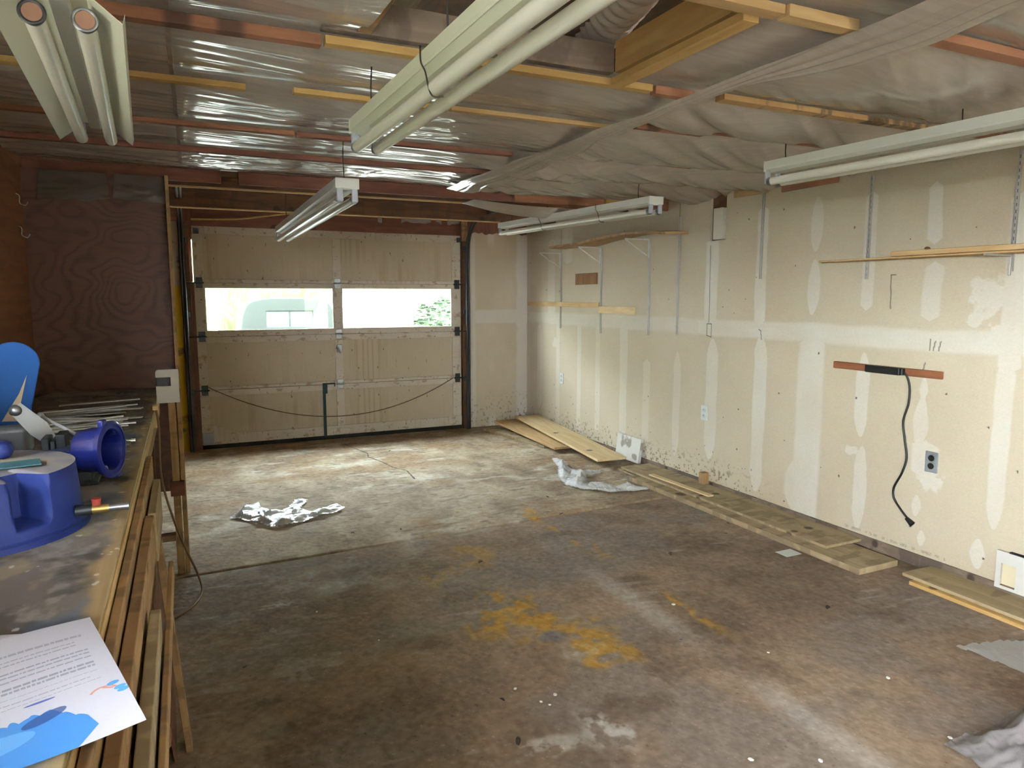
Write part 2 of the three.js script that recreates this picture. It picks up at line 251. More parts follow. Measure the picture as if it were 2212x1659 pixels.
// ---------- far wall with the overhead door ----------
const DZ = -7.44;
{
  const w = structure('wall_far', 'far wall with torn drywall beside the overhead door');
  const torn = (x0, x1, yb, n, amp) => {
    const s = new THREE.Shape(); s.moveTo(x0, 0.0); s.lineTo(x1, 0.0);
    for (let i = 0; i <= n; i++) { const t = i / n, x = x1 + (x0 - x1) * t; s.lineTo(x, yb + amp * (fbm(x * 24, 7, 3) - 0.5)); }
    return uvm(new THREE.ExtrudeGeometry(s, { depth: 0.02, bevelEnabled: false }), 'y', 0, 0);
  };
  const farTex = dtex(256, 512, (u, v) => {
    const x = u, y = v * 2.3; let c = mix3([178, 162, 138], [196, 184, 162], fbm(x * 3, y * 2, 4));
    const m = Math.max(1 - ss(0.05, 0.09, Math.abs(x - 0.1)), 1 - ss(0.06, 0.1, Math.abs(x - 0.86) + 0.04 * (fbm(x * 9, y * 9, 3) - 0.5)), 1 - ss(0.06, 0.09, Math.abs(y - 1.27)), (1 - ss(0.03, 0.06, Math.abs(x - 0.42 - 0.05 * (vn(3, y * 3) - 0.5)))) * ss(0.35, 0.6, vn(9, y * 3)));
    c = mix3(c, [202, 196, 186], 0.75 * m); c = mix3(c, [96, 82, 68], 0.6 * ss(0.64, 0.72, fbm(x * 46, y * 40, 4)) * (1 - ss(0.2, 0.7, y + 0.3 * fbm(x * 3, 2, 2))));
    return c;
  }, true, THREE.ClampToEdgeWrapping);
  const g = torn(2.9, WX, 2.2, 60, 0.05), p = g.attributes.position, uv = g.attributes.uv;
  for (let i = 0; i < p.count; i++) uv.setXY(i, (p.getX(i) - 2.85) / 0.85, p.getY(i) / 2.3);
  g.translate(0, 0, DZ - 0.03); mesh('drywall', g, std({ map: farTex, roughness: 0.88 }), w);
  mesh('framing', span(2.79, WX + 0.1, 0, 2.36, DZ - 0.15, DZ - 0.04, 'y', 0), W.darkred, w);
  for (const [x, y0, y1] of [[0.13, 0, 1.63], [0.094, 1.63, 2.04], [0.13, 2.04, 2.36]]) mesh('framing', span(-0.88, x, y0, y1, DZ - 0.15, DZ - 0.04, 'y', 0), W.darkred, w);
  mesh('header', span(-0.88, WX + 0.1, 2.14, 2.42, DZ - 0.15, DZ - 0.041, 'x', 0.004), W.darkred, w);
  mesh('gable_board', span(-0.88, WX + 0.16, 2.42, 3.5, DZ - 0.15, DZ - 0.11, 'x', 0), W.brown, w);
  // stub beside the left jamb: white above, yellow below
  const paint = dtex(64, 512, (u, v) => { const y = v * 2.2, e = 1.6 + 0.03 * (fbm(u * 4, 3, 3) - 0.5); let c = y > e ? mix3([190, 180, 164], [170, 156, 136], fbm(u * 4, y * 4, 4)) : mix3([206, 170, 30], [186, 148, 24], fbm(u * 4, y * 5, 4)); return mix3(c, [90, 70, 40], 0.7 * ss(0.62, 0.75, fbm(u * 6, y * 9 + 4, 4))); }, true, THREE.ClampToEdgeWrapping);
  const pg = span(-0.88, -0.012, 0, 2.2, DZ - 0.03, DZ - 0.01, 'y', 0), pp = pg.attributes.position; for (let i = 0; i < pp.count; i++) pg.attributes.uv.setXY(i, (pp.getX(i) + 0.88) / 0.9, pp.getY(i) / 2.2);
  mesh('painted_panel', pg, std({ map: paint, roughness: 0.8 }), w);
  const t1 = structure('trim_1', 'dark timber jamb left of the overhead door'); mesh('jamb', span(-0.01, 0.07, 0, 2.2, DZ - 0.03, DZ + 0.02, 'y'), W.brown, t1);
  mesh('jamb_block', span(-0.09, 0.02, 2.2, 2.33, DZ - 0.02, DZ + 0.05, 'x'), W.red, t1);
  const t2 = structure('trim_2', 'dark timber jamb right of the overhead door'); mesh('jamb', span(2.83, 2.9, 0, 2.36, DZ - 0.03, DZ + 0.02, 'y'), W.brown, t2);
  mesh('jamb_block', span(2.815, 2.88, 2.1, 2.36, DZ + 0.02, DZ + 0.06, 'y'), W.stud, t2);
}
const doorTex = dtex(1024, 1024, (u, v) => {
  const x = u * 3, y = v * 2.4; let c = mix3([190, 178, 160], [205, 195, 180], fbm(x * 2, y * 2, 4));
  c = mix3(c, [176, 156, 126], 0.55 * ss(0.45, 0.7, fbm(x * 12, y * 0.8 + 3, 3)) * ss(0.4, 0.6, fbm(x * 1.1 + 8, y * 1.4, 3)));
  c = mix3(c, [140, 108, 80], 0.5 * ss(0.62, 0.78, fbm(x * 5 + 30, y * 9, 4)));
  c = mix3(c, [60, 50, 42], 0.6 * ss(0.77, 0.8, fbm(x * 24 + 60, y * 18, 4)));
  const g = (vn(x * 200, y * 200) - 0.5) * 8; return [c[0] + g, c[1] + g, c[2] + g];
}, true);
const panelTex = dtex(512, 512, (u, v) => {
  const x = u * 1.5, y = v * 0.75; let c = mix3([178, 163, 138], [192, 178, 154], fbm(x * 2, y * 3, 4));
  c = mix3(c, [162, 142, 112], 0.5 * ss(0.45, 0.7, fbm(x * 26, y * 0.7 + 3, 3)) * ss(0.42, 0.6, fbm(x * 1.5 + 8, y * 2, 3)));
  c = mix3(c, [72, 58, 46], 0.6 * ss(0.8, 0.84, fbm(x * 24 + 60, y * 24, 4)));
  const g = (vn(x * 240, y * 240) - 0.5) * 8; return [c[0] + g, c[1] + g, c[2] + g];
}, true);
const doorMat = std({ map: doorTex, roughness: 0.7 }), panelMat = std({ map: panelTex, roughness: 0.75 });
const dustyPane = phy({ color: 0xd9dddb, transmission: 1, thickness: 0, roughness: 0.0, ior: 1.45 });   // grimy door glass
const paneMat = phy({ color: 0xffffff, transmission: 1, thickness: 0, roughness: 0.0, ior: 1.45 });
{
  const d = structure('door_1', 'white panelled sectional overhead door with a row of windows');
  const X0 = 0.1, X1 = 2.815, Y = [0.04, 0.585, 1.11, 1.63, 2.165], zf = DZ, zb = DZ - 0.035;
  for (let k = 0; k < 4; k++) {
    const s = new THREE.Group(); s.name = 'section'; d.add(s);
    const y0 = Y[k] + 0.002, y1 = Y[k + 1] - 0.002, win = k === 2, bot = k === 0 ? 0.1 : win ? 0.045 : 0.03, top = k === 3 ? 0.075 : win ? 0.04 : 0.06;
    const cx0 = 1.415, cx1 = 1.495, sx0 = X0 + 0.085, sx1 = X1 - 0.1;
    mesh('rail', span(X0, X1, y0, y0 + bot, zb, zf, 'x', 0.003), doorMat, s);
    mesh('rail', span(X0, X1, y1 - top, y1, zb, zf, 'x', 0.003), doorMat, s);
    mesh('stile', span(X0, sx0, y0 + bot, y1 - top, zb, zf - 0.0006, 'y', 0.003), doorMat, s);
    mesh('stile', span(sx1, X1, y0 + bot, y1 - top, zb, zf - 0.0006, 'y', 0.003), doorMat, s);
    mesh('stile', span(cx0, cx1, y0 + bot, y1 - top, zb, zf - 0.0006, 'y', 0.003), doorMat, s);
    for (const [a, b] of [[sx0, cx0], [cx1, sx1]]) {
      if (win) mesh('window_pane', span(a - 0.003, b + 0.003, y0 + bot - 0.003, y1 - top + 0.003, zf - 0.02, zf - 0.0195, 'x', 0), dustyPane, s);
      else mesh('panel', span(a - 0.004, b + 0.004, y0 + bot - 0.004, y1 - top + 0.004, zb + 0.004, zf - 0.013, 'x', 0), panelMat, s);
    }
    if (k) mesh('joint_lap', span(X0, X1, y0 - 0.02, y0 + 0.02, zb - 0.006, zb - 0.0005, 'x', 0), doorMat, s);
    // window beading
    if (win) for (const [a, b] of [[sx0, cx0], [cx1, sx1]]) mesh('glazing_bead', merge([span(a, b, y0 + bot, y0 + bot + 0.012, zf - 0.019, zf - 0.004, 'x', 0), span(a, b, y1 - top - 0.01, y1 - top, zf - 0.019, zf - 0.004, 'x', 0), span(a, a + 0.01, y0 + bot, y1 - top, zf - 0.019, zf - 0.005, 'y', 0), span(b - 0.012, b, y0 + bot, y1 - top, zf - 0.019, zf - 0.005, 'y', 0)]), doorMat, s);
  }
  // corner gussets of the bottom section
  const gus = new THREE.Shape(); gus.moveTo(X0 + 0.02, 0.05); gus.lineTo(X0 + 0.33, 0.05); gus.lineTo(X0 + 0.33, 0.13); gus.lineTo(X0 + 0.105, 0.245); gus.lineTo(X0 + 0.02, 0.245);
  mesh('corner_gusset', at(uvm(new THREE.ExtrudeGeometry(gus, { depth: 0.006, bevelEnabled: false })), 0, 0, zf), doorMat, d);
  mesh('corner_gusset', span(X1 - 0.16, X1, 0.06, 0.15, zf, zf + 0.006), doorMat, d);
  mesh('center_plate', span(1.37, 1.545, 0.05, 0.115, zf, zf + 0.006), doorMat, d);
  // hinges, roller brackets, latch
  for (const y of [Y[1], Y[2], Y[3]]) {
    for (const [hx, big] of [[X0 + 0.045, 1], [1.455, 0], [X1 - 0.045, 1]]) mesh('hinge', merge([span(hx - 0.03, hx + 0.03, y + 0.006, y + 0.05, zf, zf + 0.006), span(hx - 0.03, hx + 0.03, y - 0.05, y - 0.006, zf, zf + 0.006), cyl(0.009, 0.009, 0.08, 10).rotateZ(Math.PI / 2).translate(hx, y, zf + 0.009), ...(big ? [cyl(0.006, 0.006, 0.11, 8).rotateZ(Math.PI / 2).translate(hx + (hx < 1 ? -0.06 : 0.06), y, zf + 0.02)] : [])]), big ? M.darkSteel : M.steel, d);
  }
  for (const hx of [X0 + 0.04, X1 - 0.02]) mesh('roller_bracket', span(hx - 0.025, hx + 0.025, 2.09, 2.14, zf, zf + 0.02), M.darkSteel, d);
  mesh('roller_bracket', span(X0 + 0.005, X0 + 0.1, 0.05, 0.165, zf + 0.006, zf + 0.012), M.steel, d);
  mesh('latch', merge([span(1.43, 1.48, 0.92, 1.0, zf, zf + 0.02), cyl(0.01, 0.01, 0.09, 8).rotateZ(0.5).translate(1.445, 0.95, zf + 0.025)]), M.steel, d);
  const rope = []; for (let i = 0; i <= 14; i++) { const t = i / 14; rope.push([X0 + 0.07 + t * 2.54, mix(0.62, 0.585, t) - 0.36 * 4 * t * (1 - t) * 1.0, zf + 0.012]); }
  mesh('lift_rope', tube(rope, 0.0045, 60, 6), std({ color: 0x5a4634, roughness: 0.9 }), d);
  mesh('pull_strap', merge([span(1.27, 1.3, 0.03, 0.6, zf + 0.004, zf + 0.008), span(1.285, 1.318, 0.49, 0.585, zf + 0.0085, zf + 0.011), span(1.27, 1.4, 0.585, 0.6, zf + 0.004, zf + 0.01), span(1.39, 1.4, 0.56, 0.59, zf + 0.004, zf + 0.01)]), std({ color: 0x17343a, roughness: 0.8 }), d);
  mesh('bottom_seal', span(X0, X1, 0.0, 0.042, zb, zf - 0.005, 'x', 0.003), M.rubber, d);
}
// tracks
for (const [x, s, label] of [[0.02, -1, 'galvanised overhead door track by the yellow painted panel'], [2.865, 1, 'dark overhead door track curving up beside the drywall']]) {
  const t = thing('door_track', label, 'track');
  const run = (dx, r, dz) => tube([[x + dx, 0, DZ + 0.07 + dz], [x + dx, 0.9, DZ + 0.07 + dz], [x + dx, 1.9, DZ + 0.07 + dz], [x + dx, 2.12, DZ + 0.1 + dz], [x + dx, 2.25, DZ + 0.22 + dz], [x + dx, 2.32, DZ + 0.42], [x + dx, 2.34, -6.2], [x + dx, 2.36, -5.0]], r, 70, 6);
  mesh('channel', merge([run(0, 0.013, 0), run(0.026 * s, 0.011, -0.006)]), M.darkSteel, t);
  for (const y of [0.55, 1.3, 2.0]) mesh('bracket', span(x - 0.03, x + 0.03, y, y + 0.05, DZ + 0.02, DZ + 0.06), M.darkSteel, t);
}

// ---------- left wall with its window, back wall ----------
const LX = -0.78, winZ = [-0.2, 2.5], winY = [1.02, 1.95], sideZ = [-2.35, -1.05], sideY = [1.32, 1.78];
{
  const w = structure('wall_left', 'brown panel wall behind the workbench');
  const lm = M.brownPanel;
  const dw = std({ color: 0xd2cabb, roughness: 0.9 });
  mesh('panel', span(LX - 0.1, LX, 0, 2.4, -7.6, -3.6, 'z', 0), lm, w);
  mesh('drywall', span(LX - 0.1, LX, 0, winY[0], -3.6, 2.8, 'z', 0), dw, w);
  mesh('drywall', span(LX - 0.1, LX, winY[1], 2.4, -3.6, 2.8, 'z', 0), dw, w);
  mesh('drywall', span(LX - 0.1, LX, winY[0], winY[1], -3.6, sideZ[0], 'z', 0), dw, w);
  mesh('drywall', span(LX - 0.1, LX, winY[0], winY[1], sideZ[1], winZ[0], 'z', 0), dw, w);
  mesh('drywall', span(LX - 0.1, LX, winY[0], sideY[0], ...sideZ, 'z', 0), dw, w);
  mesh('drywall', span(LX - 0.1, LX, sideY[1], winY[1], ...sideZ, 'z', 0), dw, w);
  mesh('drywall', span(LX - 0.1, LX, winY[0], winY[1], winZ[1], 2.8, 'z', 0), dw, w);
  const f = M.white, win = (name, label, Z, Y) => {
    const n = structure(name, label), zc = (Z[0] + Z[1]) / 2;
    mesh('window_frame', merge([span(LX - 0.08, LX - 0.03, Y[0], Y[0] + 0.04, ...Z, 'z'), span(LX - 0.08, LX - 0.03, Y[1] - 0.04, Y[1], ...Z, 'z'), span(LX - 0.08, LX - 0.03, ...Y, Z[0], Z[0] + 0.04, 'y'), span(LX - 0.08, LX - 0.03, ...Y, Z[1] - 0.04, Z[1], 'y'), span(LX - 0.08, LX - 0.03, ...Y, zc - 0.02, zc + 0.02, 'y')]), f, n);
    for (const [a, b] of [[Z[0] + 0.04, zc - 0.02], [zc + 0.02, Z[1] - 0.04]]) mesh('window_pane', span(LX - 0.056, LX - 0.0555, Y[0] + 0.04, Y[1] - 0.04, a, b, 'z', 0), paneMat, n);
    mesh('window_sill', span(LX - 0.03, LX + 0.02, Y[0] - 0.02, Y[0], Z[0] - 0.02, Z[1] + 0.02, 'z'), f, n);
  };
  win('window_1', 'long white framed window in the left wall', winZ, winY);
  win('window_2', 'white framed window over the workbench, shaded by a lean-to', sideZ, sideY);
  const b = structure('wall_back', 'plain panel wall behind the viewer');
  const bm = std({ color: 0xd2cabb, roughness: 0.9 });   // drywall with an open doorway
  mesh('panel', span(LX - 0.1, 2.65, 0, 2.4, 2.7, 2.8, 'x', 0), bm, b);
  mesh('panel', span(3.2, WX + 0.16, 0, 2.4, 2.7, 2.8, 'x', 0), bm, b);
  mesh('panel', span(2.65, 3.2, 2.0, 2.4, 2.7, 2.8, 'x', 0), bm, b);
  mesh('gable_board', span(LX - 0.1, WX + 0.16, 2.4, 3.5, 2.72, 2.8, 'x', 0), W.brown, b);
}

// ---------- ceiling: plastic vapour sheet held by battens ----------
const H = 2.262;
const rows = [2.7, 1.85, 1.0, 0.2, -0.6, -1.46, -2.18, -2.76, -3.46, -4.0, -4.8];
const hatch = { x0: 0.52, x1: 1.4, z0: -2.17, z1: -1.475 };
const ridge = (n) => 1 - Math.abs(2 * n - 1);
function sheetY(x, z) {
  let k = 0; while (k < rows.length - 2 && z < rows[k + 1]) k++;
  const t = clamp(((rows[k] - z) / (rows[k] - rows[k + 1]) - 0.04) / 0.92), s = Math.sin(Math.PI * t);
  const right = ss(1.45, 2.1, x), sag = mix(0.012, 0.026, right) * Math.pow(s, 0.8) * (0.6 + 0.8 * fbm(x * 0.9 + k * 7, k * 3.1, 2));
  const q = z + 0.16 * x + 0.1 * (fbm(x * 1.3 + 5, z * 1.3, 2) - 0.5);
  const tight = ridge(fbm(x * 1.0 + k * 5, q * 7, 3)) * 0.012 + ridge(fbm(x * 1.8 + 40, q * 18 + 11, 2)) * 0.0045;
  const crump = (ridge(fbm(x * 7 + 9, z * 11 + 2, 3)) * 0.008 + ridge(fbm(x * 18 + 5, z * 22, 2)) * 0.003) * ss(0.42, 0.62, fbm(x * 1.6 + 3, z * 1.6 + 8, 2));
  const q2 = z * 0.82 + x * 0.5, soft = ridge(fbm((x - 0.5 * z) * 0.5 + 60 + k * 3, q2 * 8, 3)) * 0.046;
  const corner = 0.05 * ridge(fbm(x * 3.2 + 2, z * 3.2 + 5, 3)) * Math.exp(-((x - 1.95) ** 2 / 0.18 + (z + 3.9) ** 2 / 0.5));
  const pin = z > -2.18 && z < -1.46 ? ss(0.02, 0.22, Math.abs(x - 1.4)) : 1;
  return H - sag * pin - (mix(tight + crump, soft, right) + corner) * (0.25 + 0.75 * Math.pow(s, 0.6)) * mix(0.2, 1, pin) + 0.012;
}
const filmBump = dtex(1024, 1024, (u, v) => { const x = u * 2, z = v * 2, q = z + 0.16 * x, h = 0.6 * ridge(fbm(x * 3, q * 30, 4)) + 0.25 * fbm(x * 22, z * 30, 3); return [h * 230, h * 230, h * 230]; }, false);
const filmTex = dtex(512, 512, (u, v) => { const x = u * 4, z = v * 4, n = fbm(x * 2, z * 2.4, 4), m = ridge(fbm(x * 2, (z + 0.2 * x) * 14, 3)); return mix3(mix3([196, 182, 173], [212, 200, 191], n), [222, 213, 205], 0.4 * ss(0.7, 1, m)); }, true);
const film = phy({ map: filmTex, roughness: 0.32, clearcoat: 1, clearcoatRoughness: 0.06, bumpMap: filmBump, bumpScale: 0.0022, side: THREE.DoubleSide });
const filmSheer = phy({ color: 0xc4bcb8, roughness: 0.35, transmission: 0.75, thickness: 0, clearcoat: 0.8, clearcoatRoughness: 0.12, side: THREE.DoubleSide });
const ceil = structure('ceiling', 'ceiling of wrinkled clear plastic sheet held up by wooden battens');
function gridMesh(nu, nv, fn, keep) {
  const pos = [], uv = [], idx = [];
  for (let j = 0; j <= nv; j++) for (let i = 0; i <= nu; i++) { const [x, y, z, a, b] = fn(i / nu, j / nv); pos.push(x, y, z); uv.push(a ?? x, b ?? z); }
  for (let j = 0; j < nv; j++) for (let i = 0; i < nu; i++) { if (keep && !keep((i + 0.5) / nu, (j + 0.5) / nv)) continue; const a = j * (nu + 1) + i, b = a + 1, c = a + nu + 1, e = c + 1; idx.push(a, b, c, b, e, c); }
  const g = new THREE.BufferGeometry(); g.setAttribute('position', new THREE.Float32BufferAttribute(pos, 3)); g.setAttribute('uv', new THREE.Float32BufferAttribute(uv, 2)); g.setIndex(idx); g.computeVertexNormals(); return g;
}
{
  const zA = 2.7, zB = -4.83, xA = LX, xB = WX;
  const g = gridMesh(300, 640, (u, v) => { const x = mix(xA, xB, u), z = mix(zA, zB, Math.pow(v, 0.66)); return [x, sheetY(x, z), z, x / 2, z / 2]; }, (u, v) => { const x = mix(xA, xB, u), z = mix(zA, zB, Math.pow(v, 0.66)); return !(x > hatch.x0 && x < hatch.x1 && z > hatch.z0 && z < hatch.z1); });
  mesh('plastic_sheet', g, film, ceil);
  // loose lapped edge hanging below the battens along the seam of two sheets
  const fl = gridMesh(30, 300, (u, v) => {
    const z = mix(-0.2, -4.55, v), near = ss(-2.0, -1.2, z);
    const xl = 1.64 + 0.16 * (fbm(z * 1.4 + 4, 8, 3) - 0.5) + 0.03 * near, xr = 1.79 + 0.2 * (fbm(z * 2.1 + 9, 2, 3) - 0.5) + 0.1 * near, x = mix(xl, xr, u);
    const y = 2.222 - 0.012 * Math.sin(Math.PI * Math.pow(u, 0.8)) * (0.4 + 0.8 * fbm(z * 1.5, 5, 2)) - 0.035 * u * u * fbm(z * 1.8 + 20, 5, 2) - 0.012 * ridge(fbm(u * 4 + z * 0.5, z * 0.9 + u * 2, 3));
    return [x, y, z, x / 2, z / 2];
  });
  mesh('plastic_flap', fl, film, ceil);
  // narrow overlap on the left
  mesh('plastic_flap', gridMesh(6, 160, (u, v) => { const z = mix(-0.6, -4.4, v), x = -0.035 - 0.012 * z + 0.014 * u + 0.01 * (fbm(z * 4, 2, 3) - 0.5); return [x, Math.min(sheetY(x, z), 2.27) - 0.006 - 0.006 * u, z, x / 2, z / 2]; }), film, ceil);
  const bt = (x0, x1, z, mat, w = 0.04, t = 0.02, y = H - t - 0.014) => mesh('batten', span(x0, x1, y, y + t, z - w / 2, z + w / 2, 'x', 0.002), mat, ceil);
  bt(-0.7, 0.40, -2.185, W.red, 0.04, 0.032, H - 0.044); bt(0.41, 1.555, -2.18, W.yellow, 0.038, 0.024); bt(1.567, 1.74, -2.18, W.red, 0.036, 0.03); bt(1.86, 3.14, -2.165, W.mouldy, 0.05, 0.022); bt(3.15, 3.6, -2.14, W.red, 0.04, 0.022);
  bt(-0.72, 0.24, -2.78, W.yellow); bt(0.40, 0.99, -2.75, W.yellow); bt(1.0, 1.74, -2.74, W.pine, 0.03, 0.018); bt(1.83, 2.2, -2.67, W.red, 0.034); bt(2.21, 3.2, -2.62, W.red, 0.03, 0.018);
  bt(-0.74, 0.5, -3.45, W.red, 0.036); bt(0.51, 1.6, -3.46, W.darkred, 0.042); bt(2.28, 2.7, -3.37, W.red, 0.03, 0.016);
  bt(-0.74, 1.93, -4.0, W.darkred, 0.04, 0.026); bt(1.99, 2.26, -4.07, W.red, 0.036); bt(2.98, 3.32, -3.82, W.red, 0.03);
  bt(0.9, 1.45, -1.47, W.pine, 0.045, 0.024); bt(1.455, 1.71, -1.46, W.pine, 0.045, 0.03); bt(1.9, 2.9, -1.42, W.red, 0.05, 0.026); bt(2.9, 3.6, -1.4, W.pine, 0.04);
  const ch = (x0, x1, mat) => mesh('joist', span(x0, x1, 2.195, 2.27, -4.86, -4.82, 'x'), mat, ceil);
  ch(-0.78, 0.25, W.darkred); ch(0.35, 2.24, W.darkred); ch(2.255, 3.03, W.red); ch(3.05, 3.2, W.yellow); ch(3.22, 3.65, W.red);
  mesh('batten', span(1.375, 1.43, 2.222, 2.246, -2.158, -1.52, 'z', 0.002), W.yellow, ceil);
  // hatch frame
  const hf = new THREE.Group(); hf.name = 'hatch_frame'; ceil.add(hf);
  mesh('board', span(0.4, 1.385, 2.262, 2.358, -2.19, -2.152, 'x'), W.grey, hf);
  mesh('board', span(1.386, 1.425, 2.262, 2.365, -2.15, -1.49, 'z'), W.yellow, hf);
  mesh('board', span(0.5, 0.54, 2.262, 2.4, -2.15, -1.49, 'z'), W.stud, hf);
  mesh('board', span(0.5, 1.42, 2.285, 2.4, -1.489, -1.45, 'x'), W.pine, hf);
  // bare truss chords over the door, with web members
  const tr = structure('roof_timbers', 'bare brown roof timbers above the overhead door');
  for (const [z, mat, y0, y1] of [[-5.42, W.brown, 2.25, 2.32], [-6.78, W.brown, 2.262, 2.46]]) {
    const c = mesh('joist', span(LX - 0.05, WX + 0.05, y0, y1, z - 0.02, z + 0.02, 'x'), mat, tr);
    mesh('edge_strip', span(-0.1, 3.0, y0 - 0.012, y0, z - 0.012, z + 0.021, 'x'), W.pine, c);
  }
  for (const [x0, z, len, a] of [[0.2, -5.44, 0.9, 0.55], [1.3, -5.44, 0.9, -0.5], [2.3, -5.44, 0.9, 0.6], [3.0, -6.07, 0.8, -0.6], [0.8, -6.07, 1.0, -0.55], [1.9, -6.8, 1, 0.6]]) { const g = box(len, 0.085, 0.036); g.rotateZ(a); g.translate(x0, 2.3 + Math.abs(Math.sin(a)) * len / 2 + 0.03, z - 0.045); mesh('web_member', g, W.brown, tr); }
  mesh('wood_sliver', tube([[0.1, 2.2, -7.2], [0.5, 2.21, -7.1], [0.8, 2.24, -6.9], [0.95, 2.255, -6.83]], 0.01, 20, 5), W.yellow, tr);
  // torn plastic left hanging from the chord
  for (const [x0, x1] of [[1.95, 2.25], [2.3, 2.36], [2.42, 2.55], [1.72, 1.76]]) mesh('plastic_scrap', gridMesh(16, 5, (u, v) => { const x = mix(x0, x1, u); return [x, 2.25 - v * (0.015 + 0.045 * fbm(x * 16, 3, 2)), -6.756 + 0.01 * fbm(x * 30, v * 3, 2)]; }), filmSheer, tr);
  mesh('plastic_scrap', gridMesh(60, 8, (u, v) => { const x = mix(2.0, 3.3, u); return [x, 2.215 - 0.03 * Math.sin(u * 3.1) - 0.05 * v * Math.sin(u * 3.1), -5.0 - 0.25 * v + 0.03 * fbm(x * 5, v * 4, 2)]; }), film, tr);
  // roof over it all
  const rf = structure('roof', 'dark roof boards above the ceiling');
  for (const s of [-1, 1]) { const g = box(2.95, 0.05, 11.2, 'z', 0); g.rotateZ(-s * 0.34); g.translate(1.435 + s * 1.375, 2.86, -2.45); mesh('roof_slope', g, W.brown, rf); }
}
{
  const d = thing('flexible_duct', 'white plastic wrapped flexible duct inside the open ceiling hatch', 'duct');
  const c = new THREE.CatmullRomCurve3([[1.75, 2.47, -3.3], [1.49, 2.45, -2.6], [1.35, 2.455, -2.05], [1.24, 2.48, -1.6], [1.1, 2.6, -1.1], [1.0, 2.7, -0.6]].map((p) => new THREE.Vector3(...p)));
  const g = new THREE.TubeGeometry(c, 260, 0.082, 28, false), p = g.attributes.position, n = g.attributes.normal;
  for (let i = 0; i < p.count; i++) { const k = Math.floor(i / 29), q = 0.003 * Math.sin(k * 1.25) + 0.006 * (vn(k * 0.12, (i % 28) * 0.7) - 0.5); p.setXYZ(i, p.getX(i) + n.getX(i) * q, p.getY(i) + n.getY(i) * q, p.getZ(i) + n.getZ(i) * q); }
  g.computeVertexNormals();
  mesh('sleeve', g, phy({ color: 0xcfc6bf, roughness: 0.4, clearcoat: 0.6, clearcoatRoughness: 0.2 }), d);
  mesh('sleeve_fin', gridMesh(30, 6, (u, v) => { const q = c.getPoint(0.22 + 0.3 * u); return [q.x - 0.07 - 0.06 * v, q.y - 0.03 + 0.02 * v + 0.015 * fbm(u * 9, v * 3, 2), q.z]; }), filmSheer, d);
}

// ---------- fluorescent fixtures (off) ----------
function strip(label, near, far, opts = {}) {
  const A = new THREE.Vector3(...near), B = new THREE.Vector3(...far), L = A.distanceTo(B), mid = A.clone().add(B).multiplyScalar(0.5);
  const g = thing('fluorescent_light', label, 'ceiling light', mid.toArray());
  g.lookAt(B); // local +z towards the far end
  const mat = opts.mat || M.white, s = new THREE.Shape();
  [[-0.054, 0], [0.054, 0], [0.054, -0.04], [0.03, -0.053], [-0.03, -0.053], [-0.054, -0.04]].forEach((p, i) => (i ? s.lineTo(...p) : s.moveTo(...p)));
  const hg = new THREE.ExtrudeGeometry(s, { depth: L, bevelEnabled: false }); hg.translate(0, 0, -L / 2);
  mesh('housing', hg, mat, g);
  mesh('side_lip', merge([span(-0.0565, -0.054, -0.042, -0.032, -L / 2, L / 2), span(0.054, 0.0565, -0.042, -0.032, -L / 2, L / 2)]), mat, g);
  for (const e of [-1, 1]) {
    mesh('end_cap', at(box(0.112, 0.05, 0.012), 0, -0.024, e * (L / 2)), opts.cap || mat, g);
    for (const x of [-0.035, 0.035]) mesh('lamp_holder', at(box(0.03, 0.066, 0.016, 'x', 0.006), x, -0.075, e * (L / 2 - 0.004)), M.socket, g);
  }
  for (const x of [-0.035, 0.035]) {
    const t = mesh('tube', cyl(0.019, 0.019, L - 0.05, 24).rotateX(Math.PI / 2).translate(x, -0.095, 0), M.tubeGlass, g);
    for (const e of [-1, 1]) mesh('tube_cap', cyl(0.0193, 0.0193, 0.02, 24).rotateX(Math.PI / 2).translate(x, -0.095, e * (L / 2 - 0.022)), M.steel, t);
  }
  for (const z of opts.hang || [-L / 2 + 0.25, L / 2 - 0.25]) {
    const top = 2.25 - mid.y - (B.y - A.y) * (z / L);
    mesh('hanger', tube([[0, 0, z], [0.004, top * 0.5, z], [0, top, z]], 0.0028, 10, 5), M.wire, g);
  }
  for (const z of opts.cord || []) mesh('cord', tube([[0.058, 0.012, z], [0.06, -0.03, z - 0.01], [0.057, -0.055, z - 0.03], [0.045, -0.118, z - 0.05], [0.02, -0.118, z - 0.06]], 0.0022, 24, 5), M.wire, g);
  return g;
}
strip('white twin tube light hung in front of the garage door', [0.727, 2.05, -3.41], [0.73, 2.035, -5.81], { hang: [-1.14, 0.95], cord: [] });
strip('white twin tube light over the warped plywood shelf', [2.785, 2.135, -3.81], [2.785, 2.185, -6.2], { hang: [-1.0, 0.3, 1.0], cord: [-0.55, 0.35] });
strip('cream twin tube light beside the open ceiling hatch', [0.66, 2.1, -0.1], [0.6, 2.1, -2.5], { mat: M.cream, hang: [-0.9, 0.4, 1.1], cord: [0.45] });
strip('long white twin tube light along the drywall above the thick shelf board', [2.81, 2.15, -0.3], [2.655, 2.15, -2.69], { hang: [-0.9, 0.3, 1.12] });
